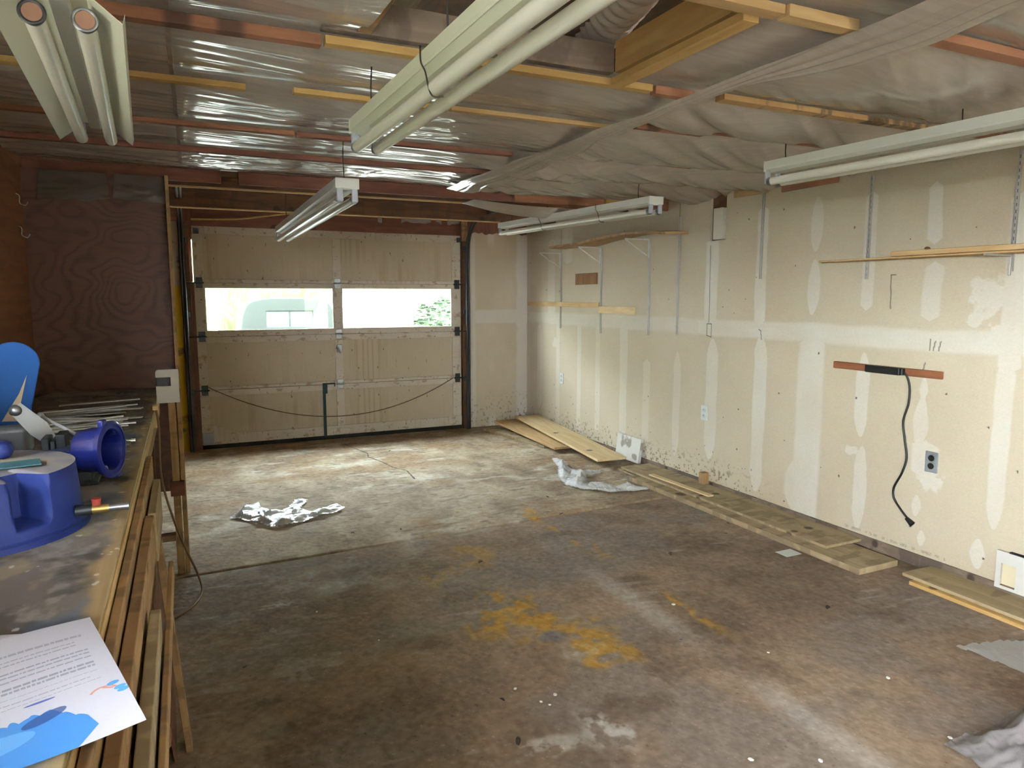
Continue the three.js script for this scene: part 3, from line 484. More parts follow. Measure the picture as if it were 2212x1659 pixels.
{
  const g = thing('fluorescent_light', 'white shop light with a flared reflector above the workbench', 'ceiling light', [-0.222, 2.12, -2.33]);
  g.rotation.y = 0.043; const L = 1.29;
  const prof = [[-0.117, -0.058], [-0.112, -0.078], [-0.052, -0.03], [-0.048, -0.012], [0.048, -0.012], [0.052, -0.03], [0.112, -0.078], [0.117, -0.058]], s = new THREE.Shape();
  prof.forEach((p, i) => (i ? s.lineTo(...p) : s.moveTo(...p))); [...prof].reverse().forEach(([x, y]) => s.lineTo(x, y + 0.003));
  const rg = new THREE.ExtrudeGeometry(s, { depth: L, bevelEnabled: false }); rg.translate(0, 0, -L / 2); mesh('reflector', rg, M.cream, g);
  mesh('ballast_box', at(box(0.1, 0.05, L), 0, 0.016, 0), M.white, g);
  mesh('center_channel', at(box(0.036, 0.02, L - 0.02), 0, -0.022, 0), M.white, g);
  for (const x of [-0.045, 0.045]) {
    const t = mesh('tube', cyl(0.0195, 0.0195, L - 0.06, 28).rotateX(Math.PI / 2).translate(x, -0.066, -0.02), M.tubeGlass, g);
    mesh('tube_cap', cyl(0.0198, 0.0198, 0.018, 24).rotateX(Math.PI / 2).translate(x, -0.066, L / 2 - 0.052), M.steel, t);
    mesh('end_ring', new THREE.TorusGeometry(0.021, 0.004, 8, 24).translate(x, -0.066, L / 2 - 0.04), x < 0 ? M.black : M.steel, t);
    mesh('end_plate', cyl(0.018, 0.018, 0.003, 20).rotateX(Math.PI / 2).translate(x, -0.066, L / 2 - 0.04), std({ color: 0x8e6a58, metalness: 0.4, roughness: 0.45 }), t);
    mesh('lamp_holder', at(box(0.03, 0.05, 0.014), x, -0.04, -L / 2 + 0.006), M.socket, g);
  }
  for (const z of [-0.5, 0.5]) mesh('hanger', tube([[0, 0.04, z], [0.01, 0.09, z], [0, 0.135, z]], 0.0028, 8, 5), M.wire, g);
}

// ---------- partition at the end of the bench ----------
{
  const p = structure('wall_partition', 'dark reddish plywood partition at the end of the workbench');
  const g = span(LX, -0.06, 0.3, 2.2, -4.77, -4.752, 'x', 0), q = g.attributes.position;
  for (let i = 0; i < q.count; i++) g.attributes.uv.setXY(i, (q.getX(i) + 0.8) / 0.76, (q.getY(i) - 0.9) / 1.25);
  mesh('plywood', g, M.ply, p);
  mesh('edge_trim', span(-0.06, -0.05, 0.3, 2.2, -4.78, -4.74, 'y'), W.stud, p);
  const post = thing('partition_post', 'wooden stud post topped by a white notched board at the bench end', 'post', [-0.075, 0, -4.1]);
  mesh('stud', span(-0.028, 0.008, 0, 0.95, -0.03, 0.02, 'y'), W.stud, post);
  mesh('stud', span(0.012, 0.034, 0, 1.0, -0.06, 0.01, 'y'), W.stud, post);
  mesh('side_board', span(0.01, 0.03, 0, 2.2, -0.64, -0.58, 'y'), W.stud, post);
  const s = new THREE.Shape(); s.moveTo(-0.078, 0.945); s.lineTo(0.031, 0.945); s.lineTo(0.031, 1.12); s.lineTo(-0.06, 1.12); s.quadraticCurveTo(-0.078, 1.12, -0.078, 1.1); s.lineTo(-0.078, 1.08); s.lineTo(-0.008, 1.08); s.lineTo(-0.008, 1.033); s.lineTo(-0.078, 1.033);
  mesh('notched_board', at(uvm(new THREE.ExtrudeGeometry(s, { depth: 0.016, bevelEnabled: false })), 0, 0, 0.011), std({ color: 0xb4aca0, roughness: 0.85 }), post);
  mesh('cavity', span(-0.078, -0.006, 1.02, 1.09, -0.05, -0.01), M.black, post);
  mesh('cross_block', span(-0.04, 0.03, 0.44, 0.52, -0.03, 0.03), W.darkred, post);
  for (const [x0, x1, y1, sd, lab] of [[-0.7, -0.36, 0.13, 3, 'left scrap of clear plastic hanging over the plywood partition'], [-0.33, -0.055, 0.12, 8, 'right scrap of clear plastic hanging over the plywood partition']]) {
    const m = mesh('plastic_scrap', gridMesh(40, 24, (u, v) => { const x = mix(x0, x1, u) + 0.03 * (v - 0.5) * (u - 0.5); return [x, 2.2 - v * (y1 + 0.05 * fbm(x * 6 + sd, 3, 3)), -4.742 + 0.03 * v * fbm(x * 9 + sd, v * 4, 3)]; }), filmSheer);
    tag(m, lab, 'plastic');
  }
  for (const [y, z, lab] of [[2.013, -4.592, 'upper white wire hook on the brown left wall'], [1.843, -4.581, 'lower white wire hook on the brown left wall']]) tag(mesh('wall_hook', tube([[LX, y + 0.03, z], [LX + 0.015, y + 0.02, z], [LX + 0.016, y - 0.02, z], [LX + 0.04, y - 0.03, z], [LX + 0.052, y - 0.012, z]], 0.0025, 24, 6), M.white), lab, 'hook');
}

// ---------- items on the right wall ----------
const grooveMat = std({ color: 0x3c3a38, roughness: 0.8 });
const stdMat = std({ color: 0xb8b5b0, roughness: 0.42, metalness: 0.35 });
function standard(z, y0, y1, label) {
  const g = thing('shelf_standard', label, 'shelf standard', [WX, y0, z], 'slotted shelf standards on the drywall');
  const h = y1 - y0; mesh('channel', merge([span(-0.012, 0, 0, h, -0.009, -0.005, 'y', 0), span(-0.012, 0, 0, h, 0.005, 0.009, 'y', 0), span(-0.004, 0, 0, h, -0.005, 0.005, 'y', 0)]), stdMat, g);
  const sl = []; for (let y = 0.02; y < h - 0.02; y += 0.032) sl.push(span(-0.0055, -0.004, y, y + 0.016, -0.002, 0.002, 'y', 0));
  mesh('slots', merge(sl), grooveMat, g).userData.kind = 'stuff';
}
standard(-6.63, 1.16, 1.95, 'slotted metal shelf standard nearest the garage door corner');
standard(-5.83, 1.145, 1.95, 'slotted metal shelf standard beside the small brown wood block');
standard(-5.055, 1.165, 1.96, 'slotted metal shelf standard at the raised end of the warped shelf');
standard(-4.66, 1.19, 2.13, 'slotted metal shelf standard just past the end of the warped shelf');
standard(-3.76, 1.62, 2.2, 'short slotted metal shelf standard next to the notched stud');
standard(-2.915, 1.6, 2.19, 'slotted metal shelf standard crossed by the thin shelf board');
standard(-2.115, 1.62, 2.19, 'slotted metal shelf standard behind the thick shelf board');
function bracket(z, y, label, len = 0.25) {
  const g = thing('shelf_bracket', label, 'bracket', [WX - 0.012, y, z], 'white shelf brackets under the warped shelf');
  const gm = std({ color: 0xc6c4be, roughness: 0.45 });
  mesh('arm', span(-len, 0, -0.014, 0, -0.006, 0.006), gm, g);
  mesh('upright', span(-0.012, 0, -0.16, 0, -0.006, 0.006, 'y'), gm, g);
  const b = box(Math.hypot(len - 0.03, 0.13), 0.01, 0.008); b.rotateZ(Math.atan2(-0.13, len - 0.03)); b.translate(-(len + 0.03) / 2 + 0.008, -0.077, 0); b.scale(1, 1, 1); mesh('brace', b, gm, g);
}
bracket(-6.63, 1.955, 'white shelf bracket left bare at the garage door corner');
bracket(-5.83, 1.965, 'white shelf bracket under the low end of the warped shelf');
bracket(-5.055, 1.985, 'white shelf bracket under the high end of the warped shelf');
{ // warped shelf
  const top = [], n = 60, ys = [[0, 1.985], [0.3, 1.975], [0.55, 2.005], [0.75, 2.02], [0.9, 2.005], [1, 1.985]];
  const yy = (u) => { let i = 0; while (i < ys.length - 2 && u > ys[i + 1][0]) i++; const t = ss(0, 1, (u - ys[i][0]) / (ys[i + 1][0] - ys[i][0])); return mix(ys[i][1], ys[i + 1][1], t); };
  const g = new THREE.BoxGeometry(1, 1, 1, 2, 1, n), p = g.attributes.position;
  for (let i = 0; i < p.count; i++) { const a = p.getX(i) + 0.5, b = p.getY(i) + 0.5, u = p.getZ(i) + 0.5; p.setXYZ(i, mix(3.44 - 0.06 * u, 3.635 - 0.03 * u, a), yy(u) + b * 0.02 + 0.012 * (1 - a) * Math.sin(u * 5), mix(-6.52, -4.5, u)); }
  g.computeVertexNormals(); tag(mesh('warped_shelf', uvm(g, 'z'), W.stud), 'warped brown plywood shelf lying on white wall brackets', 'shelf');
}
tag(mesh('wood_block', span(WX - 0.02, WX, 1.617, 1.725, -6.3, -5.9, 'y'), std({ map: woodTex([128, 92, 54], [92, 62, 34]), roughness: 0.8 })), 'small brown wood block screwed to the drywall', 'wood block');
tag(mesh('wood_strip', span(WX - 0.014, WX, 1.39, 1.44, -7.42, -5.86, 'z'), W.pine), 'long pine strip on the drywall running into the corner', 'wood strip');
tag(mesh('wood_strip', span(WX - 0.018, WX, 1.338, 1.405, -5.85, -5.26, 'z'), W.pale), 'short wide pine strip on the drywall below the warped shelf', 'wood strip');
tag(mesh('shelf_board', span(WX - 0.16, WX - 0.014, 1.702, 1.712, -3.13, -1.2, 'z'), W.pine), 'thin shelf board on the drywall under the thick one', 'shelf');
tag(mesh('shelf_board', span(WX - 0.2, WX - 0.014, 1.712, 1.738, -2.62, -1.1, 'z'), W.pine), 'thick shelf board lying on the thin board', 'shelf');
tag(mesh('pine_cone', new THREE.IcosahedronGeometry(0.012, 1).scale(1.5, 0.8, 1).translate(WX - 0.12, 1.747, -2.47), W.brown), 'small dark lump lying on the thick shelf board', 'debris');
tag(mesh('shelf_bracket', merge([span(WX - 0.22, WX - 0.012, 1.69, 1.702, -2.121, -2.109), span(WX - 0.024, WX - 0.012, 1.6, 1.702, -2.121, -2.109, 'y')]), stdMat), 'white bracket under the thick shelf board', 'bracket');
{ // rail with power strip
  tag(mesh('wall_rail', span(WX - 0.022, WX, 1.06, 1.102, -3.1, -2.41, 'z', 0.004), std({ map: woodTex([142, 88, 56], [108, 62, 38], { knots: 3 }), roughness: 0.8 })), 'short reddish wood rail holding the black power strip', 'wood rail');
  const g = thing('power_strip', 'black power strip with hanging cord on the reddish wood rail', 'power strip', [WX - 0.022, 1.082, -2.74]);
  mesh('body', at(box(0.035, 0.042, 0.22, 'z', 0.006), -0.018, 0, 0), M.black, g);
  mesh('collar', at(box(0.03, 0.038, 0.018, 'z', 0.006), -0.018, 0, 0.118), M.darkSteel, g);
  const pts = [[3.612, 1.088, -2.63], [3.61, 1.07, -2.6], [3.625, 1.015, -2.585], [3.63, .912, -2.585], [3.633, .803, -2.612], [3.635, .7, -2.596], [3.63, .599, -2.574], [3.625, .515, -2.591], [3.63, .409, -2.64], [3.632, .356, -2.636], [3.63, .301, -2.589], [3.63, .262, -2.545]].map(([x, y, z]) => [x - (WX - 0.022), y - 1.082, z + 2.74]);
  mesh('cord', tube(pts, 0.0058, 120, 10), M.black, g);
  const pl = mesh('plug', cyl(0.011, 0.017, 0.045, 14).rotateX(-1.0).translate(-0.004, -0.832, 0.213), M.black, g);
  mesh('prong', merge([-0.006, 0.006].map((d) => at(box(0.002, 0.02, 0.006, 'y', 0), -0.004 + d, -0.853, 0.222))), M.steel, pl);
}
function outlet(z, y, label, dark) {
  const g = thing('wall_outlet', label, 'outlet', [WX, y, z]);
  mesh('cover_plate', at(box(0.007, 0.115, 0.072, 'y', 0.003), -0.0035, 0, 0), dark ? std({ color: 0x9fa3a6, metalness: 0.5, roughness: 0.5 }) : std({ color: 0xc4c8c6, roughness: 0.5 }), g);
  for (const dy of [-0.022, 0.022]) {
    const r = mesh('receptacle', cyl(0.017, 0.017, 0.004, 20).rotateZ(Math.PI / 2).translate(-0.008, dy, 0), dark ? M.black : std({ color: 0xb4b9ba, roughness: 0.5 }), g);
    mesh('slot', merge([-0.006, 0.006].map((d) => at(box(0.001, 0.009, 0.0025, 'y', 0), -0.0103, dy + 0.003, d))), dark ? grooveMat : M.black, r);
  }
}
outlet(-6.6, 0.625, 'grey wall outlet under the shelf standard nearest the corner');
outlet(-4.295, 0.595, 'grey wall outlet above the small block on the floor planks');
outlet(-2.44, 0.605, 'wall outlet with black sockets beside the hanging cord', true);
{
  const whiteTex = dtex(256, 256, (u, v) => { let c = mix3([208, 206, 198], [188, 184, 174], fbm(u * 5, v * 5, 4)); return mix3(c, [110, 98, 80], 0.6 * ss(0.62, 0.72, fbm(u * 9 + 4, v * 9, 4))); });
  const wp = std({ map: whiteTex, roughness: 0.8 });
  const b = mesh('patch_panel', at(box(0.03, 0.22, 0.37, 'z', 0.003), 0, 0.11, 0), wp); b.position.set(WX - 0.045, 0.018, -5.27); b.rotation.z = -0.14;
  tag(b, 'square white board leaning on the drywall above the planks', 'board');
  const g = thing('access_panel', 'white access panel with a cut outlet hole low in the drywall', 'panel', [WX, 0.05, -1.8]);
  const s = new THREE.Shape(); s.moveTo(-0.26, 0); s.lineTo(0.3, 0); s.lineTo(0.3, 0.19); s.lineTo(-0.26, 0.19);
  const hole = new THREE.Path(); hole.moveTo(-0.235, 0.015); hole.lineTo(-0.235, 0.13); hole.lineTo(-0.165, 0.13); hole.lineTo(-0.165, 0.015); s.holes.push(hole);
  const eg = new THREE.ExtrudeGeometry(s, { depth: 0.016, bevelEnabled: false }); eg.rotateY(-Math.PI / 2);
  mesh('board', uvm(eg, 'z'), wp, g);
  mesh('hole_lining', span(-0.004, -0.001, 0.015, 0.13, -0.235, -0.165), std({ color: 0xcbbf9d, roughness: 0.8 }), g);
  mesh('top_slot', span(-0.018, 0.0, 0.19, 0.197, -0.2, 0.3, 'z', 0), M.black, g);
  tag(mesh('wood_block', span(WX - 0.075, WX - 0.02, 0.0555, 0.142, -4.25, -4.195, 'y'), W.stud), 'small upright wood block standing on the plank by the drywall', 'wood block');
}

// ---------- planks along the right wall ----------
function plank(label, a, b, w, t, y, mat, tilt = 0, roll = 0) {   // a, b: ends of its centre line [x, z]
  const L = Math.hypot(b[0] - a[0], b[1] - a[1]); const m = mesh('plank', box(L, t, w, 'x', 0.003), mat);
  m.position.set((a[0] + b[0]) / 2, y + t / 2, (a[1] + b[1]) / 2); m.rotation.set(roll, Math.atan2(-(b[1] - a[1]), b[0] - a[0]), tilt, 'YXZ'); return tag(m, label, 'plank');
}
plank('weathered plank at the bottom of the stack in the far corner', [3.08, -7.25], [3.27, -6.1], 0.2, 0.028, 0, W.old);
plank('pine plank with a splintered edge in the middle of the corner stack', [3.27, -7.25], [3.3, -5.85], 0.28, 0.022, 0.055, W.pine, -0.03);
plank('pale pine plank with nail holes on top of the corner stack', [3.49, -7.12], [3.36, -5.15], 0.29, 0.022, 0.095, W.pale, -0.036);
plank('short pale plank end beside the square white board', [3.47, -5.1], [3.47, -4.75], 0.24, 0.014, 0, W.old);
plank('long weathered plank lying on the concrete along the drywall', [3.39, -4.7], [3.395, -2.525], 0.31, 0.036, 0.0, W.old);
plank('long mouldy plank on top of the other beside the bottom plate', [3.47, -4.95], [3.475, -2.82], 0.3, 0.018, 0.037, W.old);
plank('pale split strip lying on the front edge of the long planks', [3.38, -4.6], [3.4, -3.9], 0.05, 0.01, 0.056, W.pale);
plank('weathered plank under the white access panel', [3.515, -2.39], [3.515, -0.9], 0.23, 0.018, 0.022, W.old);
plank('orange edged plank beneath the one under the white access panel', [3.49, -2.33], [3.49, -0.9], 0.235, 0.021, 0, W.yellow);

// ---------- loose plastic on the floor ----------
function inPoly(p, x, z) { let c = false; for (let i = 0, j = p.length - 1; i < p.length; j = i++) if ((p[i][1] > z) !== (p[j][1] > z) && x < (p[j][0] - p[i][0]) * (z - p[i][1]) / (p[j][1] - p[i][1]) + p[i][0]) c = !c; return c; }
const bagMat = phy({ color: 0xededee, roughness: 0.35, transmission: 0.3, thickness: 0, clearcoat: 0.5, clearcoatRoughness: 0.15, side: THREE.DoubleSide });
function sheet(label, poly, hgt, k, sd, mat = bagMat) {
  const xs = poly.map((p) => p[0]), zs = poly.map((p) => p[1]), x0 = Math.min(...xs), x1 = Math.max(...xs), z0 = Math.min(...zs), z1 = Math.max(...zs);
  const c = 0.016, nx = Math.ceil((x1 - x0) / c), nz = Math.ceil((z1 - z0) / c), f = (x, z) => { let e = 9; for (let i = 0; i < poly.length; i++) e = Math.min(e, seg(x, z, ...poly[i], ...poly[(i + 1) % poly.length])); return e; };
  const g = gridMesh(nx, nz, (u, v) => {
    const x = mix(x0, x1, u), z = mix(z0, z1, v), e = f(x, z), q = x * 0.8 + z * 0.6, r = x * 0.55 - z * 0.83;
    const fold = Math.abs(((q * k * 1.3 + 0.5 * fbm(r * 4 + sd, q * 2, 2)) % 1 + 1) % 1 - 0.5) * 2, fold2 = Math.abs(((r * k * 0.9 + sd + 0.6 * fbm(q * 4, r * 2 + sd, 2)) % 1 + 1) % 1 - 0.5) * 2;
    const h = hgt * (0.55 * fold * fold2 + 0.3 * ridge(fbm(x * k * 2 + sd, z * k * 2, 3)) + 0.1 * vn(x * 45 + sd, z * 45)) * (0.45 + 0.55 * ss(0, 0.05, e));
    return [x + 0.006 * (vn(x * 60, z * 60) - 0.5), 0.003 + h, z + 0.006 * (vn(x * 60 + 9, z * 60) - 0.5)];
  }, (u, v) => inPoly(poly, mix(x0, x1, u), mix(z0, z1, v))).toNonIndexed();
  g.computeVertexNormals();
  return tag(mesh('plastic_sheet', g, mat), label, 'plastic');
}
sheet('crumpled clear plastic sheet on the pale slab towards the workbench', [[0.213, -5.0], [0.33, -4.86], [0.475, -4.627], [0.62, -4.7], [0.9, -4.82], [0.96, -4.9], [0.92, -4.98], [0.72, -4.92], [0.6, -4.92], [0.7, -5.08], [0.76, -5.22], [0.7, -5.24], [0.56, -5.02], [0.48, -4.98], [0.46, -5.12], [0.41, -5.15], [0.42, -5.27], [0.36, -5.25]], 0.075, 4.2, 3);
sheet('crumpled clear plastic sheet on the pale slab near the planks', [[3.0, -5.6], [2.9, -5.3], [2.72, -4.95], [2.68, -4.77], [2.74, -4.6], [2.9, -4.42], [3.2, -4.38], [3.22, -4.44], [3.0, -4.6], [2.9, -4.75], [2.95, -4.92], [3.12, -4.97], [3.17, -5.03], [3.12, -5.1], [3.0, -5.12], [3.0, -5.3], [3.06, -5.45], [3.08, -5.6]], 0.075, 4, 11);
sheet('flat clear plastic sheet on the concrete below the access panel', [[2.94, -1.8], [3.16, -1.75], [3.36, -1.66], [3.36, -1.4], [3.12, -1.42], [2.98, -1.53]], 0.012, 5, 23, phy({ color: 0xd2cecb, roughness: 0.35, transmission: 0.4, thickness: 0, clearcoat: 0.5, clearcoatRoughness: 0.2, side: THREE.DoubleSide }));
{
  const peak = (x, z, px, pz, r, h) => h * Math.exp(-((x - px) ** 2 + (z - pz) ** 2) / (r * r));
  const g = gridMesh(130, 100, (u, v) => {
    const x = 2.22 + u * 0.8, z = -1.38 + v * 0.62, e = ss(0, 0.14, Math.min(u, 1 - u)) * ss(0, 0.14, Math.min(v, 1 - v));
    const h = 0.004 + e * (0.02 + peak(x, z, 2.47, -1.22, 0.08, 0.09) + peak(x, z, 2.64, -1.26, 0.1, 0.09) + peak(x, z, 2.6, -1.0, 0.16, 0.1) + 0.035 * ridge(fbm(x * 7 + 1, z * 9 + 2, 3)) ** 1.5) + 0.014 * ridge(fbm(x * 22, z * 22, 3));
    return [x + 0.05 * (fbm(z * 9, x * 5, 3) - 0.5), h, z + 0.06 * (fbm(x * 8 + 4, z * 3, 3) - 0.5)];
  });
  tag(mesh('plastic_bundle', g, phy({ color: 0xaaa4a4, roughness: 0.3, transmission: 0.5, thickness: 0, clearcoat: 0.8, clearcoatRoughness: 0.2, side: THREE.DoubleSide })), 'bunched up heap of translucent plastic near the flat sheet', 'plastic');
}
tag(mesh('paper_scrap', at(new THREE.BoxGeometry(0.12, 0.001, 0.09), 0, 0, 0), std({ color: 0xcfd2cb, roughness: 0.8 })), 'small pale paper scrap on the concrete beside the planks', 'paper').position.set(3.15, 0.003, -2.93);
// leaves and chips
{
  const leafG = [0, 1, 2].map((k) => gridMesh(4, 3, (u, v) => [(u - 0.5) * 0.035, 0.004 + 0.006 * Math.sin(u * 3 + k) + 0.004 * v, (v - 0.5) * 0.02 * Math.sin(Math.PI * (0.15 + 0.7 * u))]));
  const leafM = [std({ color: 0x2c2019, roughness: 0.9, side: THREE.DoubleSide }), std({ color: 0x4a3626, roughness: 0.9, side: THREE.DoubleSide })];
  const put = [[1.45, -3.55], [1.2, -4.3], [2.3, -4.15], [2.5, -3.2], [3.0, -2.75], [3.05, -3.35], [2.75, -2.3], [0.15, -2.9], [0.35, -6.0], [1.5, -4.6], [2.4, -4.55], [2.55, -4.4], [1.0, -2.25], [3.2, -3.5], [1.9, -2.35], [0.9, -4.35], [0.95, -2.0], [3.05, -1.78], [1.75, -6.6], [2.2, -6.3], [0.62, -5.7]];
  put.forEach(([x, z], i) => { const m = mesh('dry_leaf', leafG[i % 3], leafM[i % 2]); m.position.set(x, 0.001, z); m.rotation.y = rnd() * 6; m.scale.setScalar(rr(0.5, 1.1)); tag(m, 'dry dark leaf bit on the concrete floor', 'leaf', 'leaf bits scattered on the concrete'); });
  const chipG = new THREE.IcosahedronGeometry(0.007, 0).scale(1.3, 0.5, 1), chipM = std({ color: 0xd8d4ca, roughness: 0.8 });
  for (const [x, z] of [[1.08, -2.3], [1.2, -2.2], [1.15, -2.15], [2.17, -2.1], [2.1, -2.65], [1.8, -1.5], [2.0, -1.35], [1.13, -2.18], [2.45, -1.75], [0.7, -2.9], [0.5, -3.3], [1.6, -1.6], [2.3, -1.4]]) { const m = mesh('plaster_chip', chipG, chipM); m.position.set(x, 0.003, z); m.rotation.y = rnd() * 6; m.scale.setScalar(rr(0.6, 1.3)); tag(m, 'tiny white plaster chip on the concrete floor', 'chip', 'plaster chips scattered on the concrete'); }
}

// ---------- workbench ----------
const BX = -0.155, BY = 0.95;
const benchTex = dtex(512, 2048, (u, v) => {
  const x = u * 0.64, z = v * 5.4; let c = mix3([92, 88, 85], [136, 130, 122], fbm(x * 6, z * 4, 4));
  c = mix3(c, [150, 147, 141], 0.75 * ss(0.5, 0.72, fbm(x * 26 + 4, z * 16, 5)));
  c = mix3(c, [46, 44, 43], 0.6 * ss(0.55, 0.7, fbm(x * 9 + 14, z * 12 + 50, 4)));
  c = mix3(c, [158, 146, 112], 0.65 * ss(0.58, 0.72, fbm(x * 12 + 44, z * 9 + 3, 4)));
  c = mix3(c, [86, 104, 132], 0.5 * ss(0.64, 0.75, fbm(x * 7 + 84, z * 5 + 3, 4)));
  const wear = ss(0.575, 0.61, x + 0.09 * (fbm(z * 9, x * 9, 4) - 0.5));
  c = mix3(c, mix3([178, 156, 116], [136, 114, 80], fbm(x * 60, z * 4, 3)), wear);
  c = mix3(c, [205, 204, 200], 0.8 * ss(0.76, 0.8, fbm(x * 30, z * 30, 3)));
  return c;
}, true, THREE.ClampToEdgeWrapping);
{
  const b = thing('workbench', 'long workbench with a dark scuffed top and worn wooden edge', 'workbench', [0, 0, 0]);
  const g = span(LX, BX, BY - 0.03, BY, -4.75, 0.6, 'z', 0.004), p = g.attributes.position;
  for (let i = 0; i < p.count; i++) g.attributes.uv.setXY(i, (p.getX(i) - LX) / 0.64, (p.getZ(i) + 4.75) / 5.4);
  mesh('bench_top', g, std({ map: benchTex, roughness: 0.55 }), b);
  mesh('apron', span(BX - 0.045, BX - 0.008, 0.8, BY - 0.03, -4.7, 0.6, 'z'), W.stud, b);
  for (const z of [-4.6, -3.2, -1.8, -0.4, 0.5]) { mesh('leg', span(BX - 0.09, BX - 0.046, 0, 0.92, z - 0.045, z + 0.045, 'y'), W.brown, b); mesh('leg', span(LX + 0.01, LX + 0.06, 0, 0.92, z - 0.045, z + 0.045, 'y'), W.brown, b); }
  mesh('lower_shelf', span(LX + 0.01, BX - 0.1, 0.3, 0.33, -4.7, 0.55, 'z'), W.darkred, b);
  for (const z of [-2.45, -1.3, -0.2]) mesh('rack_arm', span(BX - 0.008, BX + 0.095, 0.72, 0.74, z - 0.02, z + 0.02), W.brown, b);
  mesh('edge_lip', span(BX - 0.008, BX + 0.004, BY - 0.045, BY - 0.004, -4.7, 0.6, 'z'), W.pine, b);
  const cl = mesh('clamp_block', span(BX - 0.01, BX + 0.015, 0.86, 0.97, -3.86, -3.8, 'y'), W.pale, b);
}
function lumber(label, x0, x1, y0, y1, z0, z1, mat) { tag(mesh('lumber', span(x0, x1, y0, y1, z0, z1, 'z', 0.003), mat), label, 'lumber'); }
lumber('longest pine batten in the rack against the bench edge', BX + 0.006, BX + 0.024, 0.741, 0.93, -2.8, -0.3, W.stud);
lumber('short thick block at the far end of the lumber rack', BX + 0.03, BX + 0.052, 0.741, 0.885, -2.62, -2.2, W.old);
lumber('pale pine board in the rack with a square far end', BX + 0.027, BX + 0.05, 0.741, 0.9, -2.13, -0.3, W.stud);
lumber('outer weathered board in the rack beside the bench', BX + 0.056, BX + 0.078, 0.741, 0.845, -1.6, -0.3, W.old);
lumber('low outer pine board in the rack beside the bench', BX + 0.082, BX + 0.094, 0.741, 0.79, -2.05, -0.3, W.stud);
{
  const m = mesh('hardboard_panel', box(0.008, 0.6, 1.05, 'z', 0.001), W.darkred); m.position.set(-0.14, 0.298, -2.9); m.rotation.set(0, 0.02, 0.1); tag(m, 'thin dark hardboard panel leaning on the workbench legs', 'panel');
  const n = mesh('lumber', box(0.02, 0.74, 0.06, 'y', 0.002), W.stud); n.position.set(-0.085, 0.366, -2.42); n.rotation.set(0.06, 0, 0.07); tag(n, 'upright pine offcut leaning under the lumber rack', 'lumber');
  tag(mesh('hanging_cord', tube([[-0.145, 0.96, -3.72], [-0.138, 0.9, -3.7], [-0.14, 0.65, -3.68], [-0.1, 0.42, -3.72], [-0.05, 0.22, -3.8], [-0.005, 0.06, -3.88], [0.01, 0.01, -3.8], [-0.03, 0.007, -3.62], [-0.12, 0.007, -3.5], [-0.25, 0.007, -3.45]], 0.0055, 100, 8), std({ color: 0x6a4f34, roughness: 0.7 })), 'brown cord hanging from the workbench to the floor', 'cord');
}
// blue tank
const blueTex = dtex(256, 256, (u, v) => mix3([20, 34, 88], [28, 46, 108], fbm(u * 6, v * 6, 4)));
const blueMat = phy({ map: blueTex, roughness: 0.6, specularIntensity: 0.6 });
const dustTex = dtex(256, 256, (u, v) => mix3([142, 136, 122], [98, 100, 124], ss(0.4, 0.75, fbm(u * 5, v * 5, 4))));
{
  const t = thing('blue_tank', 'round blue plastic tank with moulded recesses and dusty top on the bench', 'tank', [-0.475, BY, -1.98]);
  const R = 0.225, hh = 0.15, rec = (a, y) => { let d = 0; for (const c of [0.82, 3.4]) { let q = Math.abs(((a - c + 9.4248) % 6.2832) - 3.1416); d = Math.max(d, (1 - ss(0.13 + 0.04 * y / hh, 0.155 + 0.05 * y / hh, q)) * ss(0.04, 0.05, y)); } return d; };
  const side = gridMesh(260, 40, (u, v) => { const a = u * 6.28319, y = v * hh, r = (y < 0.012 ? R + 0.008 : R - 0.012 * (y / hh)) - 0.075 * rec(a, y); return [Math.cos(a) * r, y, Math.sin(a) * r, u * 3, v * 0.5]; });
  mesh('body', side, blueMat, t);
  const top = gridMesh(260, 12, (u, v) => { const a = u * 6.28319, r = (R - 0.012 - 0.075 * rec(a, hh)) * v; return [Math.cos(a) * r, hh + 0.012 * (1 - v * v), Math.sin(a) * r]; });
  mesh('dusty_top', top, std({ map: dustTex, roughness: 0.85, side: THREE.DoubleSide }), t);
  mesh('foot_ring', cyl(R + 0.01, R + 0.012, 0.012, 60).translate(0, 0.006, 0), blueMat, t);
  mesh('handle', at(box(0.2, 0.045, 0.06, 'x', 0.02), -0.02, hh + 0.03, -0.06), blueMat, t);
  mesh('label_plate', at(box(0.16, 0.003, 0.07, 'x', 0.001), 0.06, hh + 0.012, 0.06).rotateY(0.2), std({ color: 0x2e5a63, roughness: 0.6 }), t);
  const brass = std({ color: 0xa08550, metalness: 0.8, roughness: 0.4 });
  const v = new THREE.Group(); v.name = 'outlet_valve'; v.position.set(0.215, 0.04, 0.06); t.add(v);
  mesh('pipe', cyl(0.013, 0.013, 0.035, 14).rotateZ(Math.PI / 2).translate(0.017, 0, 0), M.darkSteel, v);
  mesh('coupling', cyl(0.011, 0.011, 0.04, 6).rotateZ(Math.PI / 2).translate(0.05, 0, 0), brass, v);
  mesh('hose_tail', cyl(0.008, 0.01, 0.045, 12).rotateZ(Math.PI / 2).translate(0.09, 0, 0), M.steel, v);
  mesh('red_knob', cyl(0.011, 0.009, 0.016, 12).translate(0.044, 0.018, 0), std({ color: 0x7c2a1e, roughness: 0.6 }), v);
}
